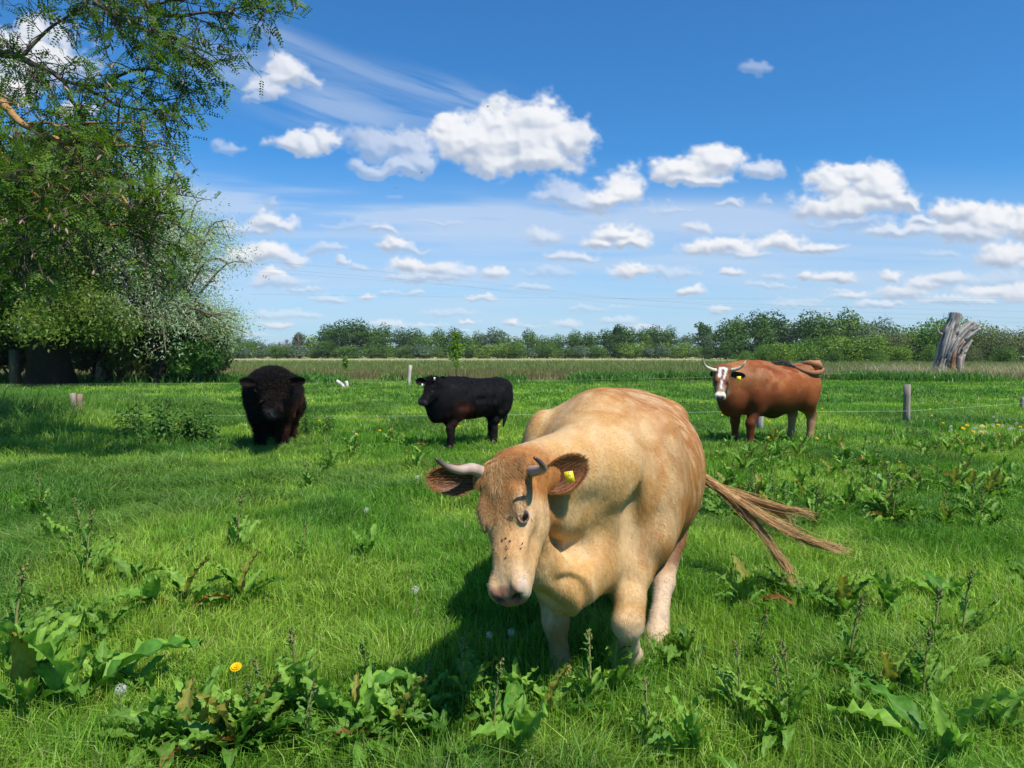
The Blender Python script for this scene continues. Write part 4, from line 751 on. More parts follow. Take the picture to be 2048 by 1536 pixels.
    for sd in (-1, 1):
        e_ = ((h - V(.258, sd * .100, -.05)) ** 2).sum(1); hd = lerp(hd, V(.58, .38, .27), (np.exp(-e_ / .0011) * .8)[:, None]); hd = lerp(hd, V(.12, .07, .045), (np.exp(-((h - V(.286, sd * .088, -.030)) ** 2).sum(1) / .00022) * .8 * sm(.35, .6, n3))[:, None])
        nst = ((h - V(.568, sd * .036, -.056)) ** 2 * V(1, .6, 1.4)).sum(1); hd = lerp(hd, V(.02, .008, .006), np.clip(1.6 * np.exp(-nst / .00026), 0, 1)[:, None])
    hs_ = fbm(np.stack([h[:, 0] * 9, h[:, 1] * 55, h[:, 2] * 55], -1), 2, 137); hd = hd * (.80 + .42 * hs_)[:, None]; col = lerp(col, hd, hw[:, None]); col *= (.92 + .16 * n3)[:, None]
    root = empty('cow', O, label='big cream-coloured cow walking toward the camera with lowered head and swishing tail', cat='cow')
    me = mesh_np('body', Vt - np.array(O), Q, col=col, smooth=True); obj('body', me, M_coat, root)
    def flow(P):
        q = B.loc(P); f = np.stack([-np.ones(len(P)), .1 * q[:, 1], -.35 - .9 * sm(.9, .4, q[:, 2])], 1) @ B.R.T; hh = H.loc(P); w = sm(.30, .20, np.sqrt(((P - hc) ** 2).sum(1)))[:, None]
        fh = np.stack([np.where(hh[:, 0] < .12, 1., -.6), np.sign(hh[:, 1]) * .5, -.1 + 0 * hh[:, 0]], 1) @ H.R.T; return f * (1 - w) + fh * w
    f = fur_mesh('coat', Vt, Q, N, col, 260000, .017, .0024, flow, lift=.16, jit=.22, seed=1, mask=1 - hw * sm(.5, .54, h[:, 0])); f.transform(Matrix.Identity(4)); put('coat', f, M_fur, root, np.array(O) - 0) if False else put('coat', f, M_fur, root, O)
    # poll tuft
    R = np.random.default_rng(4); hv = []; hcn = []; qd = []
    KX = -.06 + .34 * R.beta(1.0, 2.6, 9500); KY = np.clip(R.normal(size=9500) * .055, -.1, .1); KP = H.o + np.stack([KX, KY, np.full(9500, .08)], 1) @ H.R.T
    for _ in range(45): KP = KP - H.z * np.maximum(head(KP) * .7, 0)[:, None]
    for k in range(9500):
        y = KY[k]; x0 = KX[k]; p = KP[k] - H.z * .001; cw = .034 * (1 - .55 * np.clip((x0 + .02) / .13, 0, 1)) * (x0 < .11); cen = abs(y + .004) < cw * R.uniform(.5, 1.3); low = x0 > .07
        d = unit(H.x * (1.0 if x0 > -.02 else .4) + H.y * ((np.sign(y) * .7 + R.normal() * .35) if not cen else (y * 9 + R.normal() * .25)) + H.z * (.25 + .35 * (x0 < 0)) * R.uniform(.4, 1.3)); l = R.uniform(.018, .038) * (1.7 if cen else 1.2 if not low else .7); sdv = unit(np.cross(d, H.z)) * .0010
        c = lerp(V(.38, .155, .040), V(.66, .42, .19), R.random() * (.45 if not cen else .8) + (.1 if cen else 0)) * R.uniform(.8, 1.2); b0 = len(hv); e1 = p + d * l * .6; e2 = p + d * l - H.z * .012 + H.x * .006
        hv += [p - sdv, p + sdv, e1 - sdv * .8, e1 + sdv * .8, e2]; hcn += [c * .8, c * .8, c, c, c * 1.15]; qd.append(b0)
    qd = np.array(qd); me = mesh_np('forelock', np.array(hv) - np.array(O), np.stack([qd, qd + 1, qd + 3, qd + 2], 1), np.stack([qd + 2, qd + 3, qd + 4], 1), col=np.array(hcn)); obj('forelock', me, M_fur, root)
    horn(root, O, [H.w(.03, -.085, -.06), px(945, 938, 2.87), px(918, 940, 2.83), px(890, 931, 2.79), px(870, 917, 2.77)], .027, .0045, (.42, .31, .24), (.055, .03, .025))
    horn(root, O, [H.w(.03, .085, -.06), px(1050, 941, 2.86), px(1070, 942, 2.78), px(1086, 938, 2.71), px(1082, 926, 2.67), px(1068, 915, 2.65)], .028, .005, (.38, .27, .22), (.06, .035, .03))
    for sd in (-1, 1): eye_parts(root, O, H, 1.0, sd)
    eo, ei = V(.42, .19, .065), V(.13, .050, .022)
    m, fr_ = ear_mesh(px(955, 960, 2.93), px(858, 958, 2.86), V(.1, 0, 1), V(.1, -1, -.35), .125, eo, ei, .028, 2600, 1); put('ear', m, M_fur, root, O, True)
    m, (ea, ew, en) = ear_mesh(px(1086, 975, 2.96), px(1170, 922, 2.95), V(-.5, 0, 1), V(-.25, -1, -.1), .145, eo, ei * 1.7, .030, 3000, 2, cup=.35); er = put('ear', m, M_fur, root, O, True)
    def tag_part(c, X, Y, n, w, h_, parent, O):
        b_ = MB(); v = []
        for d_ in (0, -.002):
            v += [c - X * w + Y * h_ + n * d_, c + X * w + Y * h_ * .85 + n * d_, c + X * w - Y * h_ + n * d_, c - X * w - Y * h_ + n * d_]
        b_.add(v, [(0, 1, 2, 3), (7, 6, 5, 4), (0, 4, 5, 1), (1, 5, 6, 2), (2, 6, 7, 3), (3, 7, 4, 0)], None, (.80, .62, .015)); t_ = put('ear_tag', b_, M_tag, None, O, False, parent)
        b_ = MB()
        for i, (x, y, a, bb) in enumerate([(-.45, .25, .10, .45), (-.1, .25, .10, .4), (.25, .25, .10, .45), (-.4, -.45, .35, .10), (.3, -.45, .30, .10), (0, .75, .16, .12)]):
            k = c + X * w * x + Y * h_ * y + n * .0012; b_.add([k - X * w * a * .5 - Y * h_ * bb * .5, k + X * w * a * .5 - Y * h_ * bb * .5, k + X * w * a * .5 + Y * h_ * bb * .5, k - X * w * a * .5 + Y * h_ * bb * .5], [(0, 1, 2, 3)], None, (.25, .18, .02))
        return t_, b_
    n_ = unit(V(-.1, -1, .12)); X = unit(np.cross(n_, V(0, 0, 1)) * -1 + V(0, 0, .25)); X = unit(X - n_ * np.dot(X, n_)); Y = np.cross(n_, X) * np.sign(np.dot(np.cross(n_, X), V(0, 0, 1)))
    t_, mk = tag_part(px(1139, 953, 2.86), X, Y, n_, .017, .022, None, O); t_.parent = er; m2 = put('printed_mark', mk, M_tag, None, O, False, None); m2.parent = er
    # tail: a bony dock, then long wind-blown strands
    dock = spline([L(-.96, 0, 1.20), L(-1.06, .02, 1.08), px(1330, 905, 5.35), px(1410, 958, 5.05), px(1480, 1003, 4.85)], 30); m = MB(); m.tube(dock, np.linspace(.055, .026, 30), 10, (.50, .30, .13)); tl = put('tail', m, M_fur, root, O)
    ends = [([(1480, 1003, 4.85), (1560, 1015, 4.75), (1600, 1022, 4.7), (1637, 1034, 4.65)], .014, 130), ([(1480, 1003, 4.85), (1540, 1040, 4.7), (1600, 1072, 4.6), (1650, 1090, 4.5), (1696, 1104, 4.45)], .021, 330), ([(1480, 1003, 4.85), (1515, 1055, 4.75), (1550, 1105, 4.65), (1578, 1140, 4.6), (1594, 1176, 4.55)], .017, 230), ([(1480, 1000, 4.85), (1550, 1045, 4.72), (1590, 1070, 4.65), (1612, 1108, 4.6)], .010, 60), ([(1480, 1000, 4.85), (1540, 1018, 4.8), (1580, 1036, 4.72), (1590, 1046, 4.7)], .016, 90)]
    b_ = MB()
    for pts, rad, cnt in ends:
        path = np.concatenate([dock[8:28:4], np.array([px(*p) for p in pts[1:]])]); path = spline(path, 30); tt = np.linspace(0, 1, 30)
        for k in range(cnt):
            ph = R.uniform(0, 6.28); rr = rad * R.uniform(.1, 1) ** .6; env = np.sin(np.clip(tt * 1.05, 0, 1) * math.pi) ** .7 * .9 + .25 * (1 - tt); e2 = R.uniform(.72, 1.0); n_ = 22; ti = np.linspace(R.uniform(0, .35), e2, n_); pp = np.stack([np.interp(ti, tt, path[:, i]) for i in range(3)], 1); en_ = np.interp(ti, tt, env)
            sl = k % 5; sp_ = sl * 1.257 + rad * 90; cx = V(math.cos(sp_), math.sin(sp_ * 1.7), math.sin(sp_)) * rad * 1.15; spread = (.25 + .75 * ti ** 1.2 * (1 - .35 * ti))[:, None]
            off = cx * spread + np.stack([np.sin(ti * 17 + sl), np.cos(ti * 13 + sl * 2), np.sin(ti * 21 + sl * 3)], 1) * .008 * ti[:, None] + np.stack([np.cos(ph + ti * 7), np.sin(ph * 1.7 + ti * 5), np.sin(ph + ti * 7)], 1) * (rr * .38 * (1.1 - ti))[:, None]
            fz = np.cumsum(R.normal(size=(n_, 3)), 0) * .0016 * (1 + 2.2 * (R.random() < .12)); b_.tube(pp + off + fz, np.linspace(.0021, .0007, n_), 3, lerp(V(.44, .21, .07), V(.70, .47, .22), R.random()), cap=False)
    h_ = put('tail_hair', b_, M_fur, None, O, False, tl)
    # hooves
    for (c, d, s) in ((px(1118, 1370, 3.50), V(-.1, -1, 0), 1), (px(1248, 1334, 3.55), V(-.1, -.5, -1), 1), (px(1308, 1312, 3.76), V(-.2, -1, 0), 1), (L(-.74, -.21, .02), B.x, 1)):
        m = MB(); d = unit(d); sdv = unit(np.cross(d, V(0, 0, 1)))
        for s2 in (-1, 1): m.tube([c + sdv * s2 * .028 - d * .03 + V(0, 0, .045), c + sdv * s2 * .03 + d * .03, c + sdv * s2 * .03 + d * .055 - V(0, 0, .02)], [.032, .04, .03], 9, (.30, .20, .14))
        put('hoof', m, M_hoof, root, O)
    # flies sitting on the face
    for (t, y) in [(.285, -.035), (.325, -.040), (.375, -.042), (.345, .005), (.34, .022), (.355, .040), (.375, .022), (.365, .075), (.385, .070), (.26, .045), (.262, .055), (.268, .062), (.42, .018), (.385, .024)]:
        st = H.w(t, y, .06)
        for _ in range(60):
            if head(st[None])[0] < .002: break
            st = st - H.z * max(.001, head(st[None])[0] * .8)
        f_ = MB(); a = R.uniform(0, 3.14); d = H.x * math.cos(a) + H.y * math.sin(a); sdv = np.cross(d, H.z); f_.tube(np.array([-d * .004, d * 0, d * .003, d * .0048]) + H.z * .0012, [.001, .0019, .0017, .0012], 6, (.02, .014, .01))
        for s2 in (-1, 1): f_.add([d * .001 + H.z * .003, -d * .005 + sdv * s2 * .003 + H.z * .0032, -d * .006 + sdv * s2 * .0008 + H.z * .003], None, [(0, 1, 2)], (.08, .07, .06))
        tag(obj('fly', f_.mesh('fly'), M_hoof, None, tuple(st)), 'tiny dark fly sitting on the face of the big cream cow', 'fly', 'flies on the cream cow')
    return H
H1 = build_cream()

# ---- 2-4. the cattle farther off share one body plan, each with its own build and pose
def build_bovine(O, heading, s, lab, colf, headpos, headx, headn, hs, trunk, legx, fur, neck_r=(.26, .15), res=.017, wide_head=1.0, mat_=None, name='cow', face=None, belly=None, legr=1.0, cat='cow'):
    O = np.array([O[0], O[1], float(gz(O[0], O[1]))]); B = Fr(O, V(math.cos(heading), math.sin(heading), 0)); L = lambda x, y, z: B.w(x * s, y * s, z * s)
    H = Fr(np.array(headpos), unit(headx), unit(headn)); 
    hf0 = head_fn(H, hs, wide=wide_head); tr = [(a * s, b * s, c * s, d * s, e * s) for a, b, c, d, e in trunk]; hc = H.w(.25 * hs, 0, -.1 * hs)
    legs = []
    for fx, y in legx[:2]: legs.append([(L(.52, y * .8, .80), .15 * s), (L(.50, y, .60), .10 * s * legr), (L(fx, y, .37), .066 * s * legr), (L(fx - .01, y, .12), .042 * s * legr), (L(fx + .02, y, .03), .056 * s * legr)])
    for fx, y in legx[2:]: legs.append([(L(-.66, y * .8, .88), .22 * s), (L(-.60, y * 1.05, .66), .155 * s * legr), (L(fx - .05, y, .44), .074 * s * legr), (L(fx - .02, y, .13), .047 * s * legr), (L(fx + .01, y, .03), .056 * s * legr)])
    ells = [(L(.50, .26, .86), (.2, .12, .34), .1), (L(.50, -.26, .86), (.2, .12, .34), .1), (L(.30, 0, 1.22), (.35, .1, .08), .1), (L(-.55, .25, 1.16), (.1, .08, .06), .08), (L(-.55, -.25, 1.16), (.1, .08, .06), .08), (L(-.60, .24, .85), (.25, .15, .32), .1), (L(-.60, -.24, .85), (.25, .15, .32), .1), (L(.80, 0, .66), (.16, .16, .18), .1)]
    if belly: ells.append((L(*belly), (.16, .10, .10), .08))
    lo = np.minimum(B.w(-1.2 * s, 0, 0), B.w(1.3 * s, 0, 0)) - .65 * s; hi = np.maximum(B.w(-1.2 * s, 0, 0), B.w(1.3 * s, 0, 0)) + .65 * s; lo[2] = O[2] - .03; hi[2] = O[2] + 1.5 * s
    hp = H.w(.6 * hs, 0, 0); lo = np.minimum(lo, np.minimum(H.o, hp) - .25); hi = np.maximum(hi, np.maximum(H.o, hp) + .25)
    def fn(P):
        d = f_loft(P, B, tr, 2.2)
        for c, r, k in ells: d = smin(d, f_ell(P, c, np.array(r) * s, B.R), k * s)
        d = smin(d, f_cone(P, L(.60, 0, 1.0), H.w(.03, 0, -.15 * hs), neck_r[0] * s * 1.05, neck_r[1] * s), .12); d = smin(d, f_cone(P, L(.74, 0, .74), H.w(.22 * hs, 0, -.24 * hs), neck_r[0] * s * .75, .085 * s), .12)
        for lg in legs:
            dl = np.full(len(P), 9.)
            for (a, ra), (b, rb) in zip(lg[:-1], lg[1:]): dl = smin(dl, f_cone(P, a, b, ra, rb), .04 * s)
            d = smin(d, dl, .06 * s)
        near = ((P - hc) ** 2).sum(1) < (.6 * hs) ** 2; dh = np.full(len(P), 9.)
        if near.any(): dh[near] = hf0(P[near])
        d = smin(d, dh, .05); d = d - .006 * (noise(P * 6, 71) - .5)
        if fur and fur[1] > .03: d = d - .03 * (noise(P * 11, 72) - .5) * (1 - .6 * near)
        return d
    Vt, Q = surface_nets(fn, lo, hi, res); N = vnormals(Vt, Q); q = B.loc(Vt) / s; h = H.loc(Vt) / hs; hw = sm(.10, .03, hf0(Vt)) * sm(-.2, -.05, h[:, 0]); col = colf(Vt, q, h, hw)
    root = empty(name, tuple(O), label=lab, cat=cat); obj('body', mesh_np('body', Vt - O, Q, col=col, smooth=True), mat_ or M_coat, root)
    if fur:
        n, ln, wd, lift, jit, curl, seg = fur
        def flow(P):
            q = B.loc(P); return np.stack([-np.ones(len(P)) * .6, .1 * q[:, 1], -.8 + 0 * q[:, 0]], 1) @ B.R.T
        f = fur_mesh('coat', Vt, Q, N, col, n, ln, wd, flow, lift, jit, 3, curl, None, 1.25, seg); put('coat', f, M_blackfur if mat_ else M_fur, root, O)
    for c in [lg[-1][0] for lg in legs]:
        m = MB()
        for s2 in (-1, 1): m.tube([c + B.y * s2 * .025 * s + V(0, 0, .03), c + B.y * s2 * .028 * s + B.x * .05 * s - V(0, 0, .02)], [.036 * s, .032 * s], 7, (.08, .06, .05))
        put('hoof', m, M_hoof, root, O)
    return root, B, H, L, O, hf0
TR = [(-1.0, 1.0, .07, .09, .11), (-.95, 1.0, .19, .18, .24), (-.82, .97, .29, .29, .34), (-.6, .94, .36, .33, .36), (-.3, .91, .42, .35, .38), (.0, .90, .44, .355, .39), (.28, .90, .42, .36, .38), (.52, .91, .35, .36, .36), (.74, .92, .29, .33, .36), (.92, .92, .21, .26, .30), (1.02, .92, .12, .16, .2)]

# brown cow, broadside, looking at the camera
def col_brown(Vt, q, h, hw):
    fc = np.stack([q[:, 0] * 2, q[:, 1] * 3, q[:, 2] * 3], -1); n1 = fbm(fc, 4, 100); n2 = fbm(np.stack([q[:, 0] * 9, q[:, 1] * 9, q[:, 2] * 12], -1), 2, 104); n3 = fbm(fc * V(3, 2, 1.2), 3, 107)
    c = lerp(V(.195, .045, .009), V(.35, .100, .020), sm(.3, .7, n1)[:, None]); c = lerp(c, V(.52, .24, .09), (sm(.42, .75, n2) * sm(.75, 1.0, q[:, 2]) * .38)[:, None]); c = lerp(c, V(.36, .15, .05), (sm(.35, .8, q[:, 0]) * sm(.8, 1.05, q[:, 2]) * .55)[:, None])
    c = lerp(c, V(.075, .018, .007), (sm(.88, .60, q[:, 2] + .2 * (n1 - .5)) * .6)[:, None]); c = lerp(c, V(.015, .008, .006), (sm(.60, .50, q[:, 2]) * sm(.50, .36, q[:, 0]) * sm(-.52, -.40, q[:, 0]) * .9)[:, None])  # underside shade painted into the coat: darker lower flank, near-black belly
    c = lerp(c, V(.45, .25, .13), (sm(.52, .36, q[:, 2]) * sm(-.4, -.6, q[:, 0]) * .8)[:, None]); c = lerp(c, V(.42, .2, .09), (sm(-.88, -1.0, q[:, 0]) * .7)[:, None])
    hd = np.broadcast_to(V(.22, .065, .02), c.shape).copy(); hd = lerp(hd, V(.20, .085, .035), sm(.05, .11, np.abs(h[:, 1]))[:, None]); hd = lerp(hd, V(.32, .21, .13), (sm(.28, .38, h[:, 0]))[:, None])
    m1 = sm(.022, .010, np.abs(h[:, 1] - .0 + .004)) * sm(.22, .25, h[:, 0]) * sm(.42, .39, h[:, 0]); m2 = sm(.032, .022, np.abs(h[:, 1] + .042)) * sm(.0, .03, h[:, 0]) * sm(.22, .17, h[:, 0]); m3 = sm(.022, .014, np.abs(h[:, 1] - .048 + .15 * (h[:, 0] - .08))) * sm(.0, .03, h[:, 0]) * sm(.24, .2, h[:, 0]); hj = .010 * (noise(Vt * 60, 141) - .5); h = h + np.stack([hj, hj, 0 * hj], 1); m4 = sm(.050, .036, np.abs(h[:, 1])) * sm(.0, .02, h[:, 0]) * sm(.055, .045, h[:, 0])
    hd = lerp(hd, V(.80, .74, .68), np.clip(np.maximum.reduce([m1, m2, m3, m4]) * sm(-.09, -.05, h[:, 2]), 0, 1)[:, None]); mz = sm(.44, .47, h[:, 0]); hd = lerp(hd, V(.78, .66, .54), mz[:, None]); pad = sm(.515, .54, h[:, 0]) * sm(.066, .05, np.abs(h[:, 1])); hd = lerp(hd, V(.085, .065, .065), pad[:, None])
    return lerp(c, hd, hw[:, None]) * (.9 + .2 * n3)[:, None]
pb = px(1446, 733, 12.05); mb_ = px(1441, 794, 11.80)
hb = Fr(pb, unit(mb_ - pb), unit(V(-.18, -1, .35)))
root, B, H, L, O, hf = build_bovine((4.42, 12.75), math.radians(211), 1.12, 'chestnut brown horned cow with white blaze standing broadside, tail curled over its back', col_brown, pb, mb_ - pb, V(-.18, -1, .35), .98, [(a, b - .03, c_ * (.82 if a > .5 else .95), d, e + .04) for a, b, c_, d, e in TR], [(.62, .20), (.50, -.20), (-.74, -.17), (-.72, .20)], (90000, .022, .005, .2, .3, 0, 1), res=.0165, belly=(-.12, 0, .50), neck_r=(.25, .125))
for sd in (-1, 1): eye_parts(root, O, H, .98, sd, lid=(.08, .04, .03))
yl = H.y * np.sign(H.y[0])                              # towards the viewer's right
horn(root, O, [px(1432, 741, 12.08), px(1424, 739, 12.03), px(1412, 733, 11.95), px(1407, 724, 11.92), px(1406, 714, 11.95)], .034, .006, (.62, .54, .38), (.04, .03, .03)); horn(root, O, [px(1462, 740, 12.08), px(1471, 739, 12.03), px(1482, 734, 11.98), px(1488, 727, 11.95), px(1492, 720, 11.98)], .034, .006, (.62, .54, .38), (.30, .24, .2))
m, _ = ear_mesh(px(1462, 750, 11.95), px(1490, 752, 11.80), V(0, 0, 1), V(0, -1, -.2), .13, V(.20, .07, .03), V(.04, .015, .01), .02, 200, 5); ea_ = put('ear', m, M_fur, root, O)
m, _ = ear_mesh(px(1430, 746, 12.2), px(1419, 750, 12.3), V(0, 0, 1), V(-.5, -1, 0), .10, V(.10, .04, .02), V(.04, .015, .01), .02, 120, 6); put('ear', m, M_fur, root, O)
m = MB(); c = px(1478, 757, 11.72); X, Z_ = V(.033, 0, 0), V(0, 0, .034); m.add([c - X + Z_, c + X + Z_, c + X - Z_, c - X - Z_, c - X + Z_ + V(0, .006, 0), c + X + Z_ + V(0, .006, 0), c + X - Z_ + V(0, .006, 0), c - X - Z_ + V(0, .006, 0)], [(0, 3, 2, 1), (4, 5, 6, 7), (0, 1, 5, 4), (1, 2, 6, 5), (2, 3, 7, 6), (3, 0, 4, 7)], None, (.82, .66, .02)); t_ = put('ear_tag', m, M_tag, None, O, False, ea_)
tp = spline([px(1634, 745, 12.95), px(1640, 741, 12.90), px(1640, 733, 12.75), px(1634, 726, 12.70), px(1622, 724, 12.8)], 12); tp = spline([L(-.97, 0, 1.17), px(1641, 738, 12.98), px(1639, 744, 12.82), px(1626, 746, 12.72), px(1608, 742, 12.70), px(1590, 734, 12.72), px(1578, 729, 12.75)], 26)
m = MB(); m.tube(tp, np.linspace(.062, .026, 26), 9, lerp(np.tile(V(.36, .16, .07), (26, 1)), np.tile(V(.14, .06, .03), (26, 1)), np.linspace(0, 1, 26)[:, None])); m.tube([L(-.86, 0, 1.20), px(1622, 729, 12.85), px(1636, 727, 12.85), px(1641, 737, 12.82)], [.09, .08, .07, .055], 9, (.36, .16, .07)); tl = put('tail', m, M_coat, root, O)
b_ = MB(); R = np.random.default_rng(8)
for k in range(150):
    e_ = px(R.uniform(1522, 1566), R.uniform(726, 732), 12.72); p0 = tp[R.integers(19, 26)] + R.normal(size=3) * .012; md = (p0 + e_) / 2 + V(0, 0, R.uniform(-.01, .06)) + R.normal(size=3) * .012; b_.tube(spline([p0, md, e_], 8), np.linspace(.006, .002, 8), 3, V(.012, .009, .008) * R.uniform(.7, 2.4), cap=False)
put('tail_hair', b_, M_fur, None, O, False, tl)

# small black cow, broadside, head turned to the left
def col_black(Vt, q, h, hw):
    n1 = fbm(Vt * 2.2, 4, 110); rust = sm(.50, .70, n1) * sm(1.0, .75, q[:, 2]) * sm(.62, .2, np.abs(q[:, 0] + .1) - .3); c = lerp(V(.008, .007, .008), V(.085, .022, .010), (sm(.42, .58, q[:, 2]) * rust * .8 + .12 * sm(.75, .5, q[:, 2]) * sm(.5, .65, n1))[:, None]); pad = sm(.50, .54, h[:, 0]) * hw; return lerp(c, V(.05, .045, .05), pad[:, None])
p0 = px(864, 757, 11.60); p1 = px(843, 797, 11.38)
root, B, H, L, O, hf = build_bovine((-.70, 12.30), math.radians(225), .87, 'small black cow standing side-on, looking left with furry ears out', col_black, p0, p1 - p0, V(-.50, -.85, .6), .80, TR, [(.66, .2), (.30, -.2), (-.42, .2), (-.72, -.2)], (110000, .035, .0045, .22, .35, 0, 1), mat_=M_dark, res=.0165, neck_r=(.23, .15), wide_head=1.1, legr=1.05)
for sd in (-1, 1): eye_parts(root, O, H, .80, sd, iris=(.01, .008, .006), lid=(.015, .012, .012))
m, _ = ear_mesh(px(874, 763, 11.68), px(893, 757, 11.75), V(0, 0, 1), V(-.6, -1, 0), .13, V(.012, .010, .011), V(.010, .008, .008), .035, 260, 7); ea_ = put('ear', m, M_blackfur, root, O)
m, _ = ear_mesh(px(852, 763, 11.55), px(832, 762, 11.5), V(.1, 0, 1), V(-.3, -1, 0), .12, V(.012, .010, .011), V(.010, .008, .008), .04, 320, 8); put('ear', m, M_blackfur, root, O)
for u, v, d_ in ((868.5, 757, 11.5), (844, 770, 11.4)):
    m = MB(); c = px(u, v, d_); m.tube([c - V(0, 0, .03), c + V(.004, 0, .02)], [.013, .015], 6, (.62, .62, .50)); put('ear_tag', m, M_tag, root, O)
m = MB(); tp = spline([L(-.97, 0, 1.18), L(-1.07, .03, 1.05), L(-1.10, -.05, .75), L(-1.06, -.12, .45), L(-1.02, -.14, .25)], 16); m.tube(tp, np.concatenate([np.linspace(.05, .025, 11), np.linspace(.04, .01, 5)]), 8, (.012, .010, .010)); put('tail', m, M_blackfur, root, O)
b_ = MB(); R = np.random.default_rng(18)
for k in range(700):                                   # bushy poll
    p = H.w(R.uniform(-.05, .06), R.normal() * .05, -.03); d = unit(H.z * .6 + H.x * .4 + R.normal(size=3) * .5 + V(0, 0, .4)) * R.uniform(.03, .09); b_.tube(spline([p, p + d * .6, p + d + H.x * .02], 4), np.linspace(.004, .0012, 4), 3, V(.012, .009, .009) * R.uniform(.6, 2), cap=False)
put('forelock', b_, M_blackfur, root, O, False)

# shaggy black bull, facing the camera
def col_bull(Vt, q, h, hw):
    n1 = fbm(Vt * 2.6, 4, 120); side = sm(.02, .40, q[:, 1]); rust = sm(.40, .60, n1) * side * sm(1.05, .75, q[:, 2]); c = lerp(V(.007, .006, .006), V(.095, .028, .012), np.clip(rust, 0, 1)[:, None] * .85); c = lerp(c, V(.05, .017, .010), (sm(.5, .7, n1) * sm(-.1, -.35, q[:, 1]) * .5)[:, None]); pad = sm(.51, .545, h[:, 0]) * hw * sm(.07, .05, np.abs(h[:, 1])); return lerp(c, V(.045, .045, .05), pad[:, None])  # mostly browner on its left: the sunlit side is painted into the coat
p0 = px(545, 752, 11.05); p1 = px(541, 814, 10.72)
TB = [(a, b + .0, c * .96, d * .97, e * 1.0) for a, b, c, d, e in TR]
root, B, H, L, O, hf = build_bovine((-4.00, 12.45), math.radians(-90 + 10), .96, 'shaggy black bull with curly coat facing the camera at left', col_bull, p0, p1 - p0, V(-.05, -1, .42), 1.08, TB, [(.50, .19), (.40, -.19), (-.6, .2), (-.8, -.2)], (120000, .055, .007, .45, .7, 4.5, 4), mat_=M_dark, res=.018, neck_r=(.36, .24), wide_head=1.2, legr=1.45, name='bull', cat='bull')
for sd in (-1, 1): eye_parts(root, O, H, 1.08, sd, iris=(.01, .008, .006), lid=(.012, .010, .010))
for u0, u1, sd, se in ((515, 480, -1, 11), (574, 608, 1, 12)):
    m, _ = ear_mesh(px(u0, 765, 11.1), px(u1, 763 if sd < 0 else 761, 11.0), V(0, 0, 1), V(0, -1, -.1), .13, V(.012, .009, .009), V(.014, .008, .007), .06, 900, se, cup=.3); put('ear', m, M_blackfur, root, O)
b_ = MB(); R = np.random.default_rng(28)
for k in range(5200):                                  # curly mop on the head
    x = R.uniform(-.07, .40); y = R.normal() * .085; p = H.w(x, y, -.012 - 2.0 * y * y); d = unit(H.z * .7 + H.x * .3 + H.y * np.sign(y) * .3 + R.normal(size=3) * .6 + V(0, 0, .2 if x < .05 else -.1)); l = R.uniform(.03, .10) * (1.0 if x < .2 else .45); a = R.uniform(0, 6.28); s1 = unit(np.cross(d, R.normal(size=3))); s2 = np.cross(d, s1)
    pts = [p + d * l * t + (s1 * math.cos(a + t * 6) + s2 * math.sin(a + t * 6)) * l * .28 * t for t in (0, .25, .5, .75, 1)]; b_.tube(pts, np.linspace(.0048, .002, 5), 3, (V(.012, .009, .008) if R.random() < .9 else V(.07, .03, .018)) * R.uniform(.6, 2.2), cap=False)
put('forelock', b_, M_blackfur, root, O, False)
for s2 in (-1, 1):
    m = MB(); m.tube([H.w(.615, s2 * .040, -.055), H.w(.627, s2 * .046, -.06)], [.012, .011], 8, (.003, .003, .003)); put('nostril', m, M_hoof, root, O)
# ------------------------------------------------------------------ dock plants, nettles, dandelions
def gpx(u, v):                                         # ground point seen at (u, v)
    D = EYE * FPX / (v - 708)
    for _ in range(4):
        x = (u - 1024) / FPX * D; D = (EYE - float(gz(x, D))) * FPX / (v - 708)
    return (u - 1024) / FPX * D, D
def dock_leaf(m, base, az, L, w, up, arch, c, R, wavy=1.0):
    N, M = 20, 9; a = V(math.cos(az), math.sin(az), 0); sd = V(-math.sin(az), math.cos(az), 0); roll = R.uniform(-.5, .5); ph = R.uniform(0, 6); v = []; cc = []; p = np.array(base, float); el = up; pet = .22
    for i in range(N):
        t = i / (N - 1); el2 = up - arch * max(0, t - .1) ** 1.3; d = a * math.cos(el2) + V(0, 0, math.sin(el2)); n = -a * math.sin(el2) + V(0, 0, math.cos(el2)); s2 = sd * math.cos(roll * t) + n * math.sin(roll * t); n2 = np.cross(d, s2)
        wd = w * .5 * (.06 if t < pet else (.06 + .94 * math.sin(min(1, (t - pet) / .25) * math.pi / 2) * (1 - ((t - pet) / (1 - pet)) ** 2.6)))
        for j in range(M):
            s = j / (M - 1) * 2 - 1; wv = .17 * w * wavy * abs(s) ** 1.5 * math.sin(t * 34 + ph + s * 2 + 2 * math.sin(t * 9 + ph)) * (t > pet) + .05 * w * math.sin(t * 60 + abs(s) * 5 + ph) * (abs(s) > .1)
            v.append(p + s2 * s * wd * (1 + .10 * math.sin(t * 31 + ph * 2 + s)) + n2 * (abs(s) * wd * .45 + wv)); k = 1 + .16 * math.cos(t * 40 + abs(s) * 7)
            cc.append(lerp(np.array(c) * k, V(.20, .26, .08), .75) if j == M // 2 else np.array(c) * k * (1.0 if abs(s) < .9 else .92))
        p = p + d * L / (N - 1)
    m.add(v, [(i * M + j, i * M + j + 1, (i + 1) * M + j + 1, (i + 1) * M + j) for i in range(N - 1) for j in range(M - 1)], None, np.array(cc))
DOCK = []
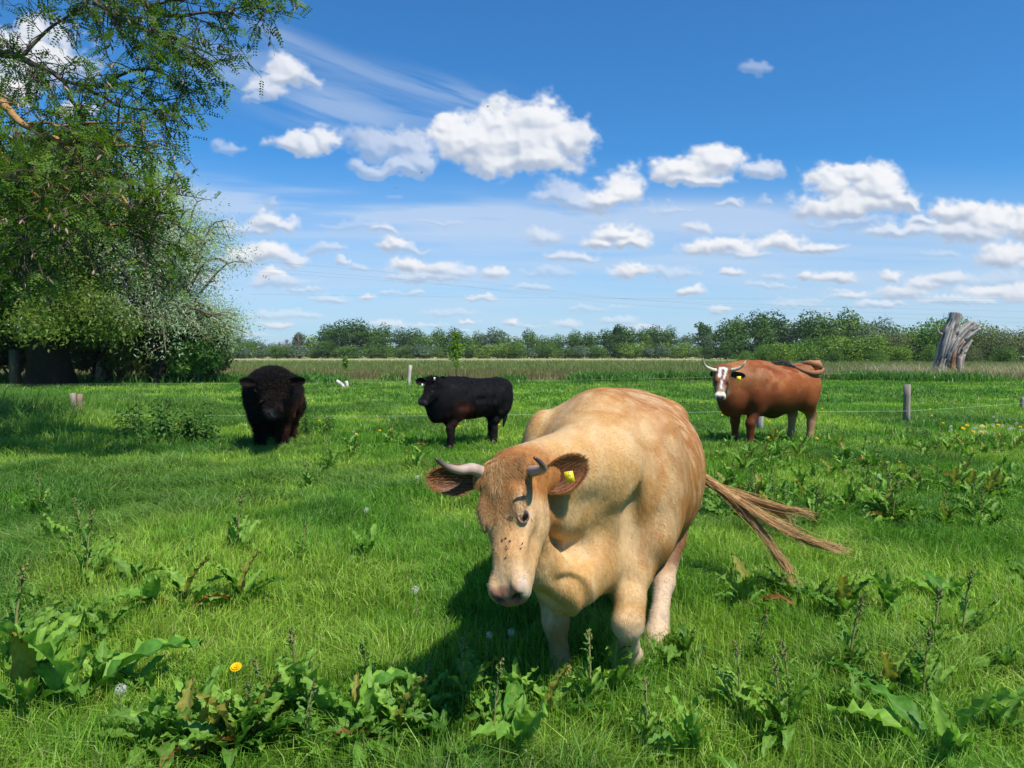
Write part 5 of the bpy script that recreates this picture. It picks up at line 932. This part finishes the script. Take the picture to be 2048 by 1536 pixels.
def dock_var(seed, nl, Lm, stem, hue):
    R = random.Random(seed); m = MB(); s = MB(); dry = R.random()
    for i in range(nl):
        t = R.random(); c = lerp(V(.065, .185, .022), V(.215, .38, .05), t) * hue
        if R.random() < .014: c = V(.24, .11, .03) if R.random() < .6 else V(.26, .24, .04)
        L = Lm * R.uniform(.55, 1.1); up = R.uniform(.55, 1.5); dock_leaf(m, (R.uniform(-.02, .02), R.uniform(-.02, .02), 0), R.uniform(0, 6.28), L, L * R.uniform(.19, .30), up, R.uniform(.3, 2.0) * (1.2 if up < 1 else .8), c, R)
    if stem:
        h = Lm * R.uniform(1.2, 1.6); top = V(R.uniform(-.05, .05), R.uniform(-.05, .05), h); s.tube(spline([(0, 0, 0), top * V(.3, .3, .5), top], 6), np.linspace(.006, .003, 6), 6, (.20, .20, .06))
        for k in range(9):
            z = h * (.25 + .6 * k / 9); L = Lm * (.55 - .04 * k); dock_leaf(m, top * V(.5, .5, 0) * z / h + V(0, 0, z), R.uniform(0, 6.28), L, L * .26, R.uniform(.5, 1.3), R.uniform(.5, 1.6), lerp(V(.07, .19, .025), V(.19, .34, .05), R.random()) * hue, R)
        for k in range(34):
            z = h * R.uniform(.80, 1.03); p = top * V(z / h, z / h, 0) + V(R.gauss(0, .006), R.gauss(0, .006), z); s.tube([p, p + V(R.gauss(0, .006), R.gauss(0, .006), .008)], [.004, .002], 4, lerp(V(.10, .18, .04), V(.20, .14, .05), R.random() ** 2), cap=False)
    else: s.tube([(0, 0, -.02), (0, 0, .03)], [.012, .008], 6, (.2, .18, .06))
    return m.mesh('leaves', True), s.mesh('stem')
DOCK = [dock_var(1, 13, .30, 0, 1.0), dock_var(2, 10, .26, 0, 1.1), dock_var(3, 8, .24, 1, .95), dock_var(4, 15, .24, 0, .85), dock_var(5, 7, .34, 0, 1.15), dock_var(6, 9, .20, 1, 1.0), dock_var(7, 11, .20, 0, .9)]
def dock(x, y, k, s, label, group, rz=None):
    r = empty('dock_plant', (x, y, float(gz(x, y)) + .0), r_.uniform(0, 6.28) if rz is None else rz, label=label, cat='plant', group=group); r.scale = (s, s, s * r_.uniform(.9, 1.15)); l = obj('leaves', DOCK[k][0], M_dock, r); st_ = obj('stem', DOCK[k][1], M_twig, r); return r
HAND = [(40, 1440, 0, 1.15, 'largest dock in the bottom left corner, with a tall pale stem'), (125, 1440, 4, 1.25, 'broad-leaved dock with long leaves pointing right, bottom left corner'), (10, 1360, 2, 1.2, 'stemmed dock cut by the left edge near the bottom'), (180, 1400, 1, .8, 'smaller dock right of the big ones in the bottom left corner'),
        (300, 1520, 3, 1.0, 'low dock at the bottom edge, below the yellow dandelion to its left'), (365, 1490, 1, .9, 'dock at the bottom edge straight below the yellow dandelion'), (455, 1530, 0, .95, 'big crinkled dock just right below the yellow dandelion'), (530, 1475, 6, .9, 'upright dock between the yellow dandelion and the brown-tipped dock'), (588, 1440, 2, .9, 'dock with an upright reddish-brown tip near the bottom'), (660, 1470, 4, .9, 'dock with long leaves lying left and right near the bottom'),
        (735, 1500, 1, .95, 'dock at the bottom edge left of the brown dry dock leaf'), (790, 1500, 0, .85, 'dock with a brown dry leaf at the bottom edge'), (850, 1480, 6, .9, 'dock at the lower end of the cow shadow, left of the spiky one'), (925, 1450, 5, 1.15, 'tall dock with reddish flower spike in front of the cow shadow'), (890, 1530, 3, .9, 'low dock at the bottom edge under the spiky dock'), (1050, 1545, 4, 1.0, 'dock with one huge pale leaf at the bottom edge'), (985, 1510, 2, .75, 'dock with spike at the bottom, left of the huge pale leaf'),
        (1185, 1450, 5, .95, 'dock standing right in front of the front hoof of the cream cow'), (1235, 1400, 2, .8, 'dock with dark leaf beneath the bent knee of the cream cow'), (1330, 1345, 6, .6, 'small dock with pale leaf right of the cream cow hind hoof'), (1300, 1530, 5, .8, 'stalky dock at the bottom edge, below the cream cow hind hoof'), (1390, 1545, 1, .8, 'dock at the bottom edge right of centre'),
        (1575, 1500, 2, .8, 'pale dock at the bottom between the centre and the right corner'), (1725, 1440, 6, .75, 'yellowish dock among grass at lower right'), (1880, 1340, 5, .95, 'tall stemmed dock at lower right, below the dock clump'), (1860, 1420, 2, .8, 'dock with an orange dry leaf at lower right'), (1920, 1545, 4, .95, 'dock in the bottom right corner with a long pale leaf'), (2010, 1500, 1, .8, 'dock at the right edge near the bottom'),
        (255, 1190, 3, 1.05, 'dark bushy dock left of centre in the middle of the lawn'), (290, 1240, 4, .8, 'dock with one arched pale leaf, below the dark bushy dock'), (105, 1095, 1, .85, 'yellow-green dock at left, alone in bright grass'), (470, 1110, 2, 1.0, 'stalky dock with curled dark leaf left of centre'), (600, 1130, 5, .7, 'thin dock with a dark leaf between two leafier docks'), (735, 1130, 1, .85, 'leafy pale dock left of the muzzle of the cream cow'), (200, 1285, 6, .9, 'dock with twisted leaves above the bottom left corner'), (60, 1230, 6, .7, 'small dock near the left edge, middle of the lawn'),
        (615, 985, 5, 1.1, 'tall leafy dock behind and left of the cream cow left ear'), (830, 945, 1, .9, 'dock just left of the cream cow horn tip'), (700, 900, 6, 1.1, 'dock between the bull and the small black cow'),
        (1500, 1225, 0, .85, 'dock under the lowest strand of the tail'), (1640, 1215, 3, .9, 'bright dock right of the tail tip'), (1700, 1240, 0, .9, 'central dock of the clump below the tail'), (1780, 1235, 1, .95, 'dock right of the centre of the clump below the tail'), (1920, 1220, 4, .8, 'dock with pale leaf at right, beside the clump below the tail'), (1560, 1190, 6, .8, 'dock behind the lowest strand of the tail'), (1990, 1000, 0, 1.05, 'large dark dock by the right edge, middle height'), (2040, 985, 3, 1.0, 'dark dock cut off by the right edge, middle height')]
for u, v, k, s, t in HAND:
    x, y = gpx(u, v); dock(x, y, k, s * 1.25, t, 'dock plants in the pasture')
for n_, (u0, u1, v0, v1, lb_) in ((150, (1420, 2040, 895, 1065, 'dock plant in the dense patch behind the tail of the cream cow')), (14, (1420, 1700, 880, 905, 'dock plant at the feet of the chestnut brown cow')), (22, (2060, 2700, 900, 1400, 'dock plant beyond the right edge')),
                               (12, (640, 880, 880, 960, 'dock plant in the grass in front of the small black cow')), (9, (1380, 2048, 1260, 1500, 'single small dock in the grass at lower right')), (9, (0, 850, 1000, 1330, 'single small dock in the grass at left'))):
    for i in range(n_):
        x, y = gpx(r_.uniform(u0, u1), math.exp(r_.uniform(math.log(v0), math.log(v1)))); dock(x, y, r_.choice([0, 1, 2, 3, 5, 6]), r_.uniform(.75, 1.3), lb_, lb_.replace('dock plant', 'dock plants', 1).replace('single small dock', 'small docks'))
for i in range(34):
    u, v = r_.uniform(270, 1160), math.exp(r_.uniform(math.log(1400), math.log(1540)))
    if abs(u - 463) < 75 and v < 1470: v = 1510
    x, y = gpx(u, v); dock(x, y, r_.choice([0, 1, 3, 5, 6, 6]), r_.uniform(.6, 1.05), 'one of the smaller docks crowding the bottom edge between the larger ones', 'small docks along the bottom edge')
# nettles
def nettle(x, y, s, label):
    R = random.Random(int(x * 100)); m = MB(); st_ = MB(); lv = []; ln = []; la = []
    for k in range(16):
        bx, by = R.gauss(0, .22) * s, R.gauss(0, .16) * s; h = R.uniform(.3, .55) * s; tx, ty = bx + R.gauss(0, .06), by + R.gauss(0, .06); st_.tube([(bx, by, 0), ((bx + tx) / 2, (by + ty) / 2, h * .5), (tx, ty, h)], [.005, .004, .002], 4, (.08, .12, .03), cap=False)
        for j in range(16):
            t = .2 + .8 * j / 15; p = V(lerp(bx, tx, t), lerp(by, ty, t), h * t); a = j * 1.57 + R.uniform(-.3, .3); dock_leaf(m, p, a, .10 * s * (1.15 - .5 * t), .055 * s * (1.1 - .4 * t), R.uniform(-.1, .5), 1.2, lerp(V(.035, .11, .022), V(.08, .20, .035), R.random()), R, .4)
    r = empty('nettle_plant', (x, y, float(gz(x, y))), 0, label=label, cat='plant', group='nettles left of the bull'); obj('leaves', m.mesh('leaves', True), M_dock, r); obj('stem', st_.mesh('stem'), M_twig, r)
for i, (u, v, s, t) in enumerate([(300, 880, 1.3, 'leafy nettle clump left of the bull, its left part'), (350, 885, 1.4, 'leafy nettle clump left of the bull, its tallest middle part'), (400, 888, 1.15, 'leafy nettle clump nearest to the bull'), (640, 872, 1.0, 'dark grassy nettle clump right beside the bull')]):
    x, y = gpx(u, v); nettle(x, y, s, t)
# dandelions
def mk_dandelion(kind):
    m = MB(); R = random.Random(3)
    if kind == 'yellow':
        for ring, rr, el in ((0, .022, .15), (1, .018, .5), (2, .012, .9)):
            for k in range(18):
                a = k / 18 * 6.283 + ring * .2; d = V(math.cos(a) * math.cos(el), math.sin(a) * math.cos(el), math.sin(el)); s = V(-math.sin(a), math.cos(a), 0) * .0028; m.add([-s * .4, s * .4, d * rr + s, d * rr - s], [(0, 1, 2, 3)], None, (.85, .55, .01))
    else:
        for k in range(150):
            d = unit(np.array([R.gauss(0, 1) for _ in range(3)])); s = unit(np.cross(d, V(.3, .5, .8))) * .0022; t = np.cross(d, s); e_ = d * .021
            m.add([e_ - s, e_ + t, e_ + s, e_ - t], [(0, 1, 2, 3)], None, (.62, .62, .58)); m.add([d * .004 - s * .08, d * .004 + s * .08, e_], None, [(0, 1, 2)], (.5, .5, .45))
    return m.mesh('flower_head' if kind == 'yellow' else 'seed_head')
DY, DW = mk_dandelion('yellow'), mk_dandelion('white'); sm_ = MB(); sm_.tube([(0, 0, 0), (.01, 0, .5), (0, 0, 1)], [.0028, .0024, .002], 5, (.22, .22, .10), cap=False); DS = sm_.mesh('stalk')
def dandelion(u, v, kind, h, label, s=1.0, group=None, D=None):
    D0 = EYE * FPX / (v - 708) * (1 - h / EYE) if D is None else D; x = (u - 1024) / FPX * D0; z = float(gz(x, D0)); r = empty('dandelion', (x, D0, z), r_.uniform(0, 6), label=label, cat='flower', group=group or ('yellow dandelions' if kind == 'y' else 'white dandelion clocks'))
    o = obj('flower_head' if kind == 'y' else 'seed_head', DY if kind == 'y' else DW, M_petal, r); o.location = (0, 0, h); o.scale = (s, s, s)
    if kind == 'y': o.rotation_euler = (.5, 0, r_.uniform(-.5, .5) - r.rotation_euler[2])
    o = obj('stalk', DS, M_twig, r); o.scale = (1, 1, h)
dandelion(463, 1357, 'y', .12, 'bright yellow dandelion in the foreground lawn at left', 1.15)
for u, v, h, t in ((833, 962, .2, 'white dandelion clock just left of the cream cow ear, upper one'), (862, 975, .2, 'white dandelion clock touching the cream cow ear, lower one'), (730, 1030, .17, 'white dandelion clock lying left of the cream cow head'), (828, 1196, .2, 'dandelion clock on a stalk left of the cream cow muzzle'), (1762, 956, .25, 'white dandelion clock among the docks beyond the tail'), (978, 1283, .2, 'dandelion clock in the cow shadow, left of two'), (1022, 1278, .2, 'dandelion clock in the cow shadow, right of two'), (228, 1404, .16, 'white dandelion clock beside the docks in the bottom left corner')):
    dandelion(u, v, 'w', h, t, .8 if u in (978, 1022) else 1.1)
for i in range(75):
    u = r_.uniform(180, 2048); v = r_.uniform(790, 880); k = r_.choice('yyw')
    if 560 < u < 1000 or u > 1640 or r_.random() < .6: dandelion(u, v, k, .14, 'yellow dandelion dotted in the pasture in the distance' if k == 'y' else 'pale dandelion clock dotted in the pasture in the distance', 1.15)
for i in range(26):
    u = r_.gauss(1975, 38); v = r_.gauss(857, 7); k = r_.choice('ywww'); dandelion(u, v, k, .15, 'yellow dandelion in the dense group of clocks at far right' if k == 'y' else 'white dandelion clock in the dense group at far right', 1.5)

# ------------------------------------------------------------------ grass
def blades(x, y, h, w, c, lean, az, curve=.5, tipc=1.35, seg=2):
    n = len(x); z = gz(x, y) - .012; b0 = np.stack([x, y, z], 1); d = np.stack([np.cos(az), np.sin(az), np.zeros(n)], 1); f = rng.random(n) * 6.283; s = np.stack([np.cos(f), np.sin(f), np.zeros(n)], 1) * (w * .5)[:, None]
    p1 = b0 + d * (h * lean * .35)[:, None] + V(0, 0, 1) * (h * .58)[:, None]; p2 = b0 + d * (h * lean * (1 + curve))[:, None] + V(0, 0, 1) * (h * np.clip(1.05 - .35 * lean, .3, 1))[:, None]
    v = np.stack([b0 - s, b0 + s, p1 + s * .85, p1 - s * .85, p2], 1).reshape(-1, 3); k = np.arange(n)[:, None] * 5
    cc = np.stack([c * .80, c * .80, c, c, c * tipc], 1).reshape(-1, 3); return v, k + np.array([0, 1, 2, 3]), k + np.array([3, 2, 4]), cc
def pts(d0, d1, n, side=.80, mar=1.7):
    y = np.sqrt(rng.uniform(d0 * d0, d1 * d1, n)); x = rng.uniform(-1, 1, n) * (side * y + mar); return x, y
GV = []
def zone(d0, d1, n, h0, h1, w, name):
    x, y = pts(d0, d1, n); tu = noise(np.stack([x * 4.5, y * 4.5], -1), 35); keep = rng.random(n) < .45 + .75 * tu; x, y, tu = x[keep], y[keep], tu[keep]; n = len(x); l = lush(x, y); hb = sm(-6.5, -10.5, x) * sm(8, 11, y) * (1 - sm(19, 24, y)); P = np.stack([x, y], -1); keep = 1 - edge(x, y)
    h = lerp(h0, h1, rng.random(n) ** 1.3) * (.72 + .55 * tu) * (1 + .35 * l) * (1 + 1.1 * hb) * (.8 + .4 * noise(P * .9, 33)); c = pasture_col(x, y) * (.55 + .85 * rng.random((n, 1)))
    c = c * lerp(V(1, 1, 1), V(1.45, 1.15, 1.5), (rng.random(n) < .25)[:, None] * 1.0); dry = rng.random(n) < .018; c[dry] = V(.30, .27, .12) * (.7 + .6 * rng.random((dry.sum(), 1))); c = lerp(c, np.array([.10, .21, .04]) * (.7 + .6 * rng.random((n, 1))), (hb * .6)[:, None])
    az = noise(P * .9, 34) * 12.6 + rng.normal(size=n) * 1.5; lean = np.clip(.34 + .34 * l + rng.normal(size=n) * .38 + .35 * (noise(P * 1.9, 36) - .5), .03, 1.5); return blades(x, y, h, w * (.6 + .8 * rng.random(n)), c, lean, az)
def pack(name, parts, label, mat_, cat='grass'):
    vs = []; qs = []; ts = []; cs = []; o = 0
    for v, q, t, c in parts: vs.append(v); qs.append(q + o); ts.append(t + o); cs.append(c); o += len(v)
    tag(obj(name, mesh_np(name, np.concatenate(vs), np.concatenate(qs), np.concatenate(ts), col=np.concatenate(cs)), mat_), label, cat, kind='stuff')
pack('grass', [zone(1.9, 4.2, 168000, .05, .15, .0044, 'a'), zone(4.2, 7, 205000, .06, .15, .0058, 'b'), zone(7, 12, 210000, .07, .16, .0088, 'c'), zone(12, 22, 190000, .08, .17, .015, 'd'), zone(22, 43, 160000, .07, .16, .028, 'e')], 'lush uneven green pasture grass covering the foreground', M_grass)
# rank weeds along the far fence, tall meadow grass beyond, bleached stalks at its edge
n = 60000; x = rng.uniform(-42, 46, n); y = 41 + .03 * x + rng.normal(size=n) * 1.25 + .2 * (noise(np.stack([x * .4, 0 * x], -1), 55) - .5) * 8; k = noise(np.stack([x * .45, y * .3], -1), 56); kp = rng.random(n) < .8 * sm(.42, .72, k + .12 * (np.abs(x) > 9)); x, y, k = x[kp], y[kp], k[kp]; n = len(x)
pack('weeds', [blades(x, y, rng.uniform(.2, .62, n) * (.5 + k), rng.uniform(.03, .09, n), lerp(V(.045, .13, .022), V(.13, .27, .04), rng.random((n, 1))), rng.uniform(.1, .8, n), rng.uniform(0, 6.28, n), tipc=1.1)], 'dark green rank weeds along the far fence line', M_grass, 'weeds')
n = 90000; y = np.exp(rng.uniform(math.log(42), math.log(150), n)); x = rng.uniform(-1, 1, n) * (.82 * y); c = meadow_col(x, y) * (.75 + .6 * rng.random((n, 1)))
P1 = blades(x, y, rng.uniform(.35, .75, n), .022 * (y / 42), c, rng.uniform(.05, .5, n), rng.uniform(0, 6.28, n), tipc=1.25)
n = 9000; x = rng.uniform(14, 44, n); y = rng.uniform(43, 52, n); kp = rng.random(n) < sm(.35, .6, noise(np.stack([x * .5, y * .3], -1), 58)); x, y = x[kp], y[kp]; n = len(x)
P2_ = blades(x, y, rng.uniform(.6, 1.25, n), rng.uniform(.015, .03, n), V(.42, .36, .24) * (.7 + .5 * rng.random((n, 1))), rng.uniform(.1, .8, n), rng.uniform(0, 6.28, n), tipc=1.0)
n = 2500; x = rng.uniform(-34, -16, n); y = rng.uniform(41.5, 45, n); kp = rng.random(n) < sm(.45, .65, noise(np.stack([x * .7, y * .3], -1), 59)); x, y = x[kp], y[kp]; n = len(x)
P3_ = blades(x, y, rng.uniform(.4, .9, n), rng.uniform(.012, .025, n), V(.42, .34, .22) * (.7 + .5 * rng.random((n, 1))), rng.uniform(.1, .9, n), rng.uniform(0, 6.28, n), tipc=1.0)
pack('meadow_grass', [P1, P2_, P3_], 'tall brownish flowering meadow grass beyond the far fence', M_grass)
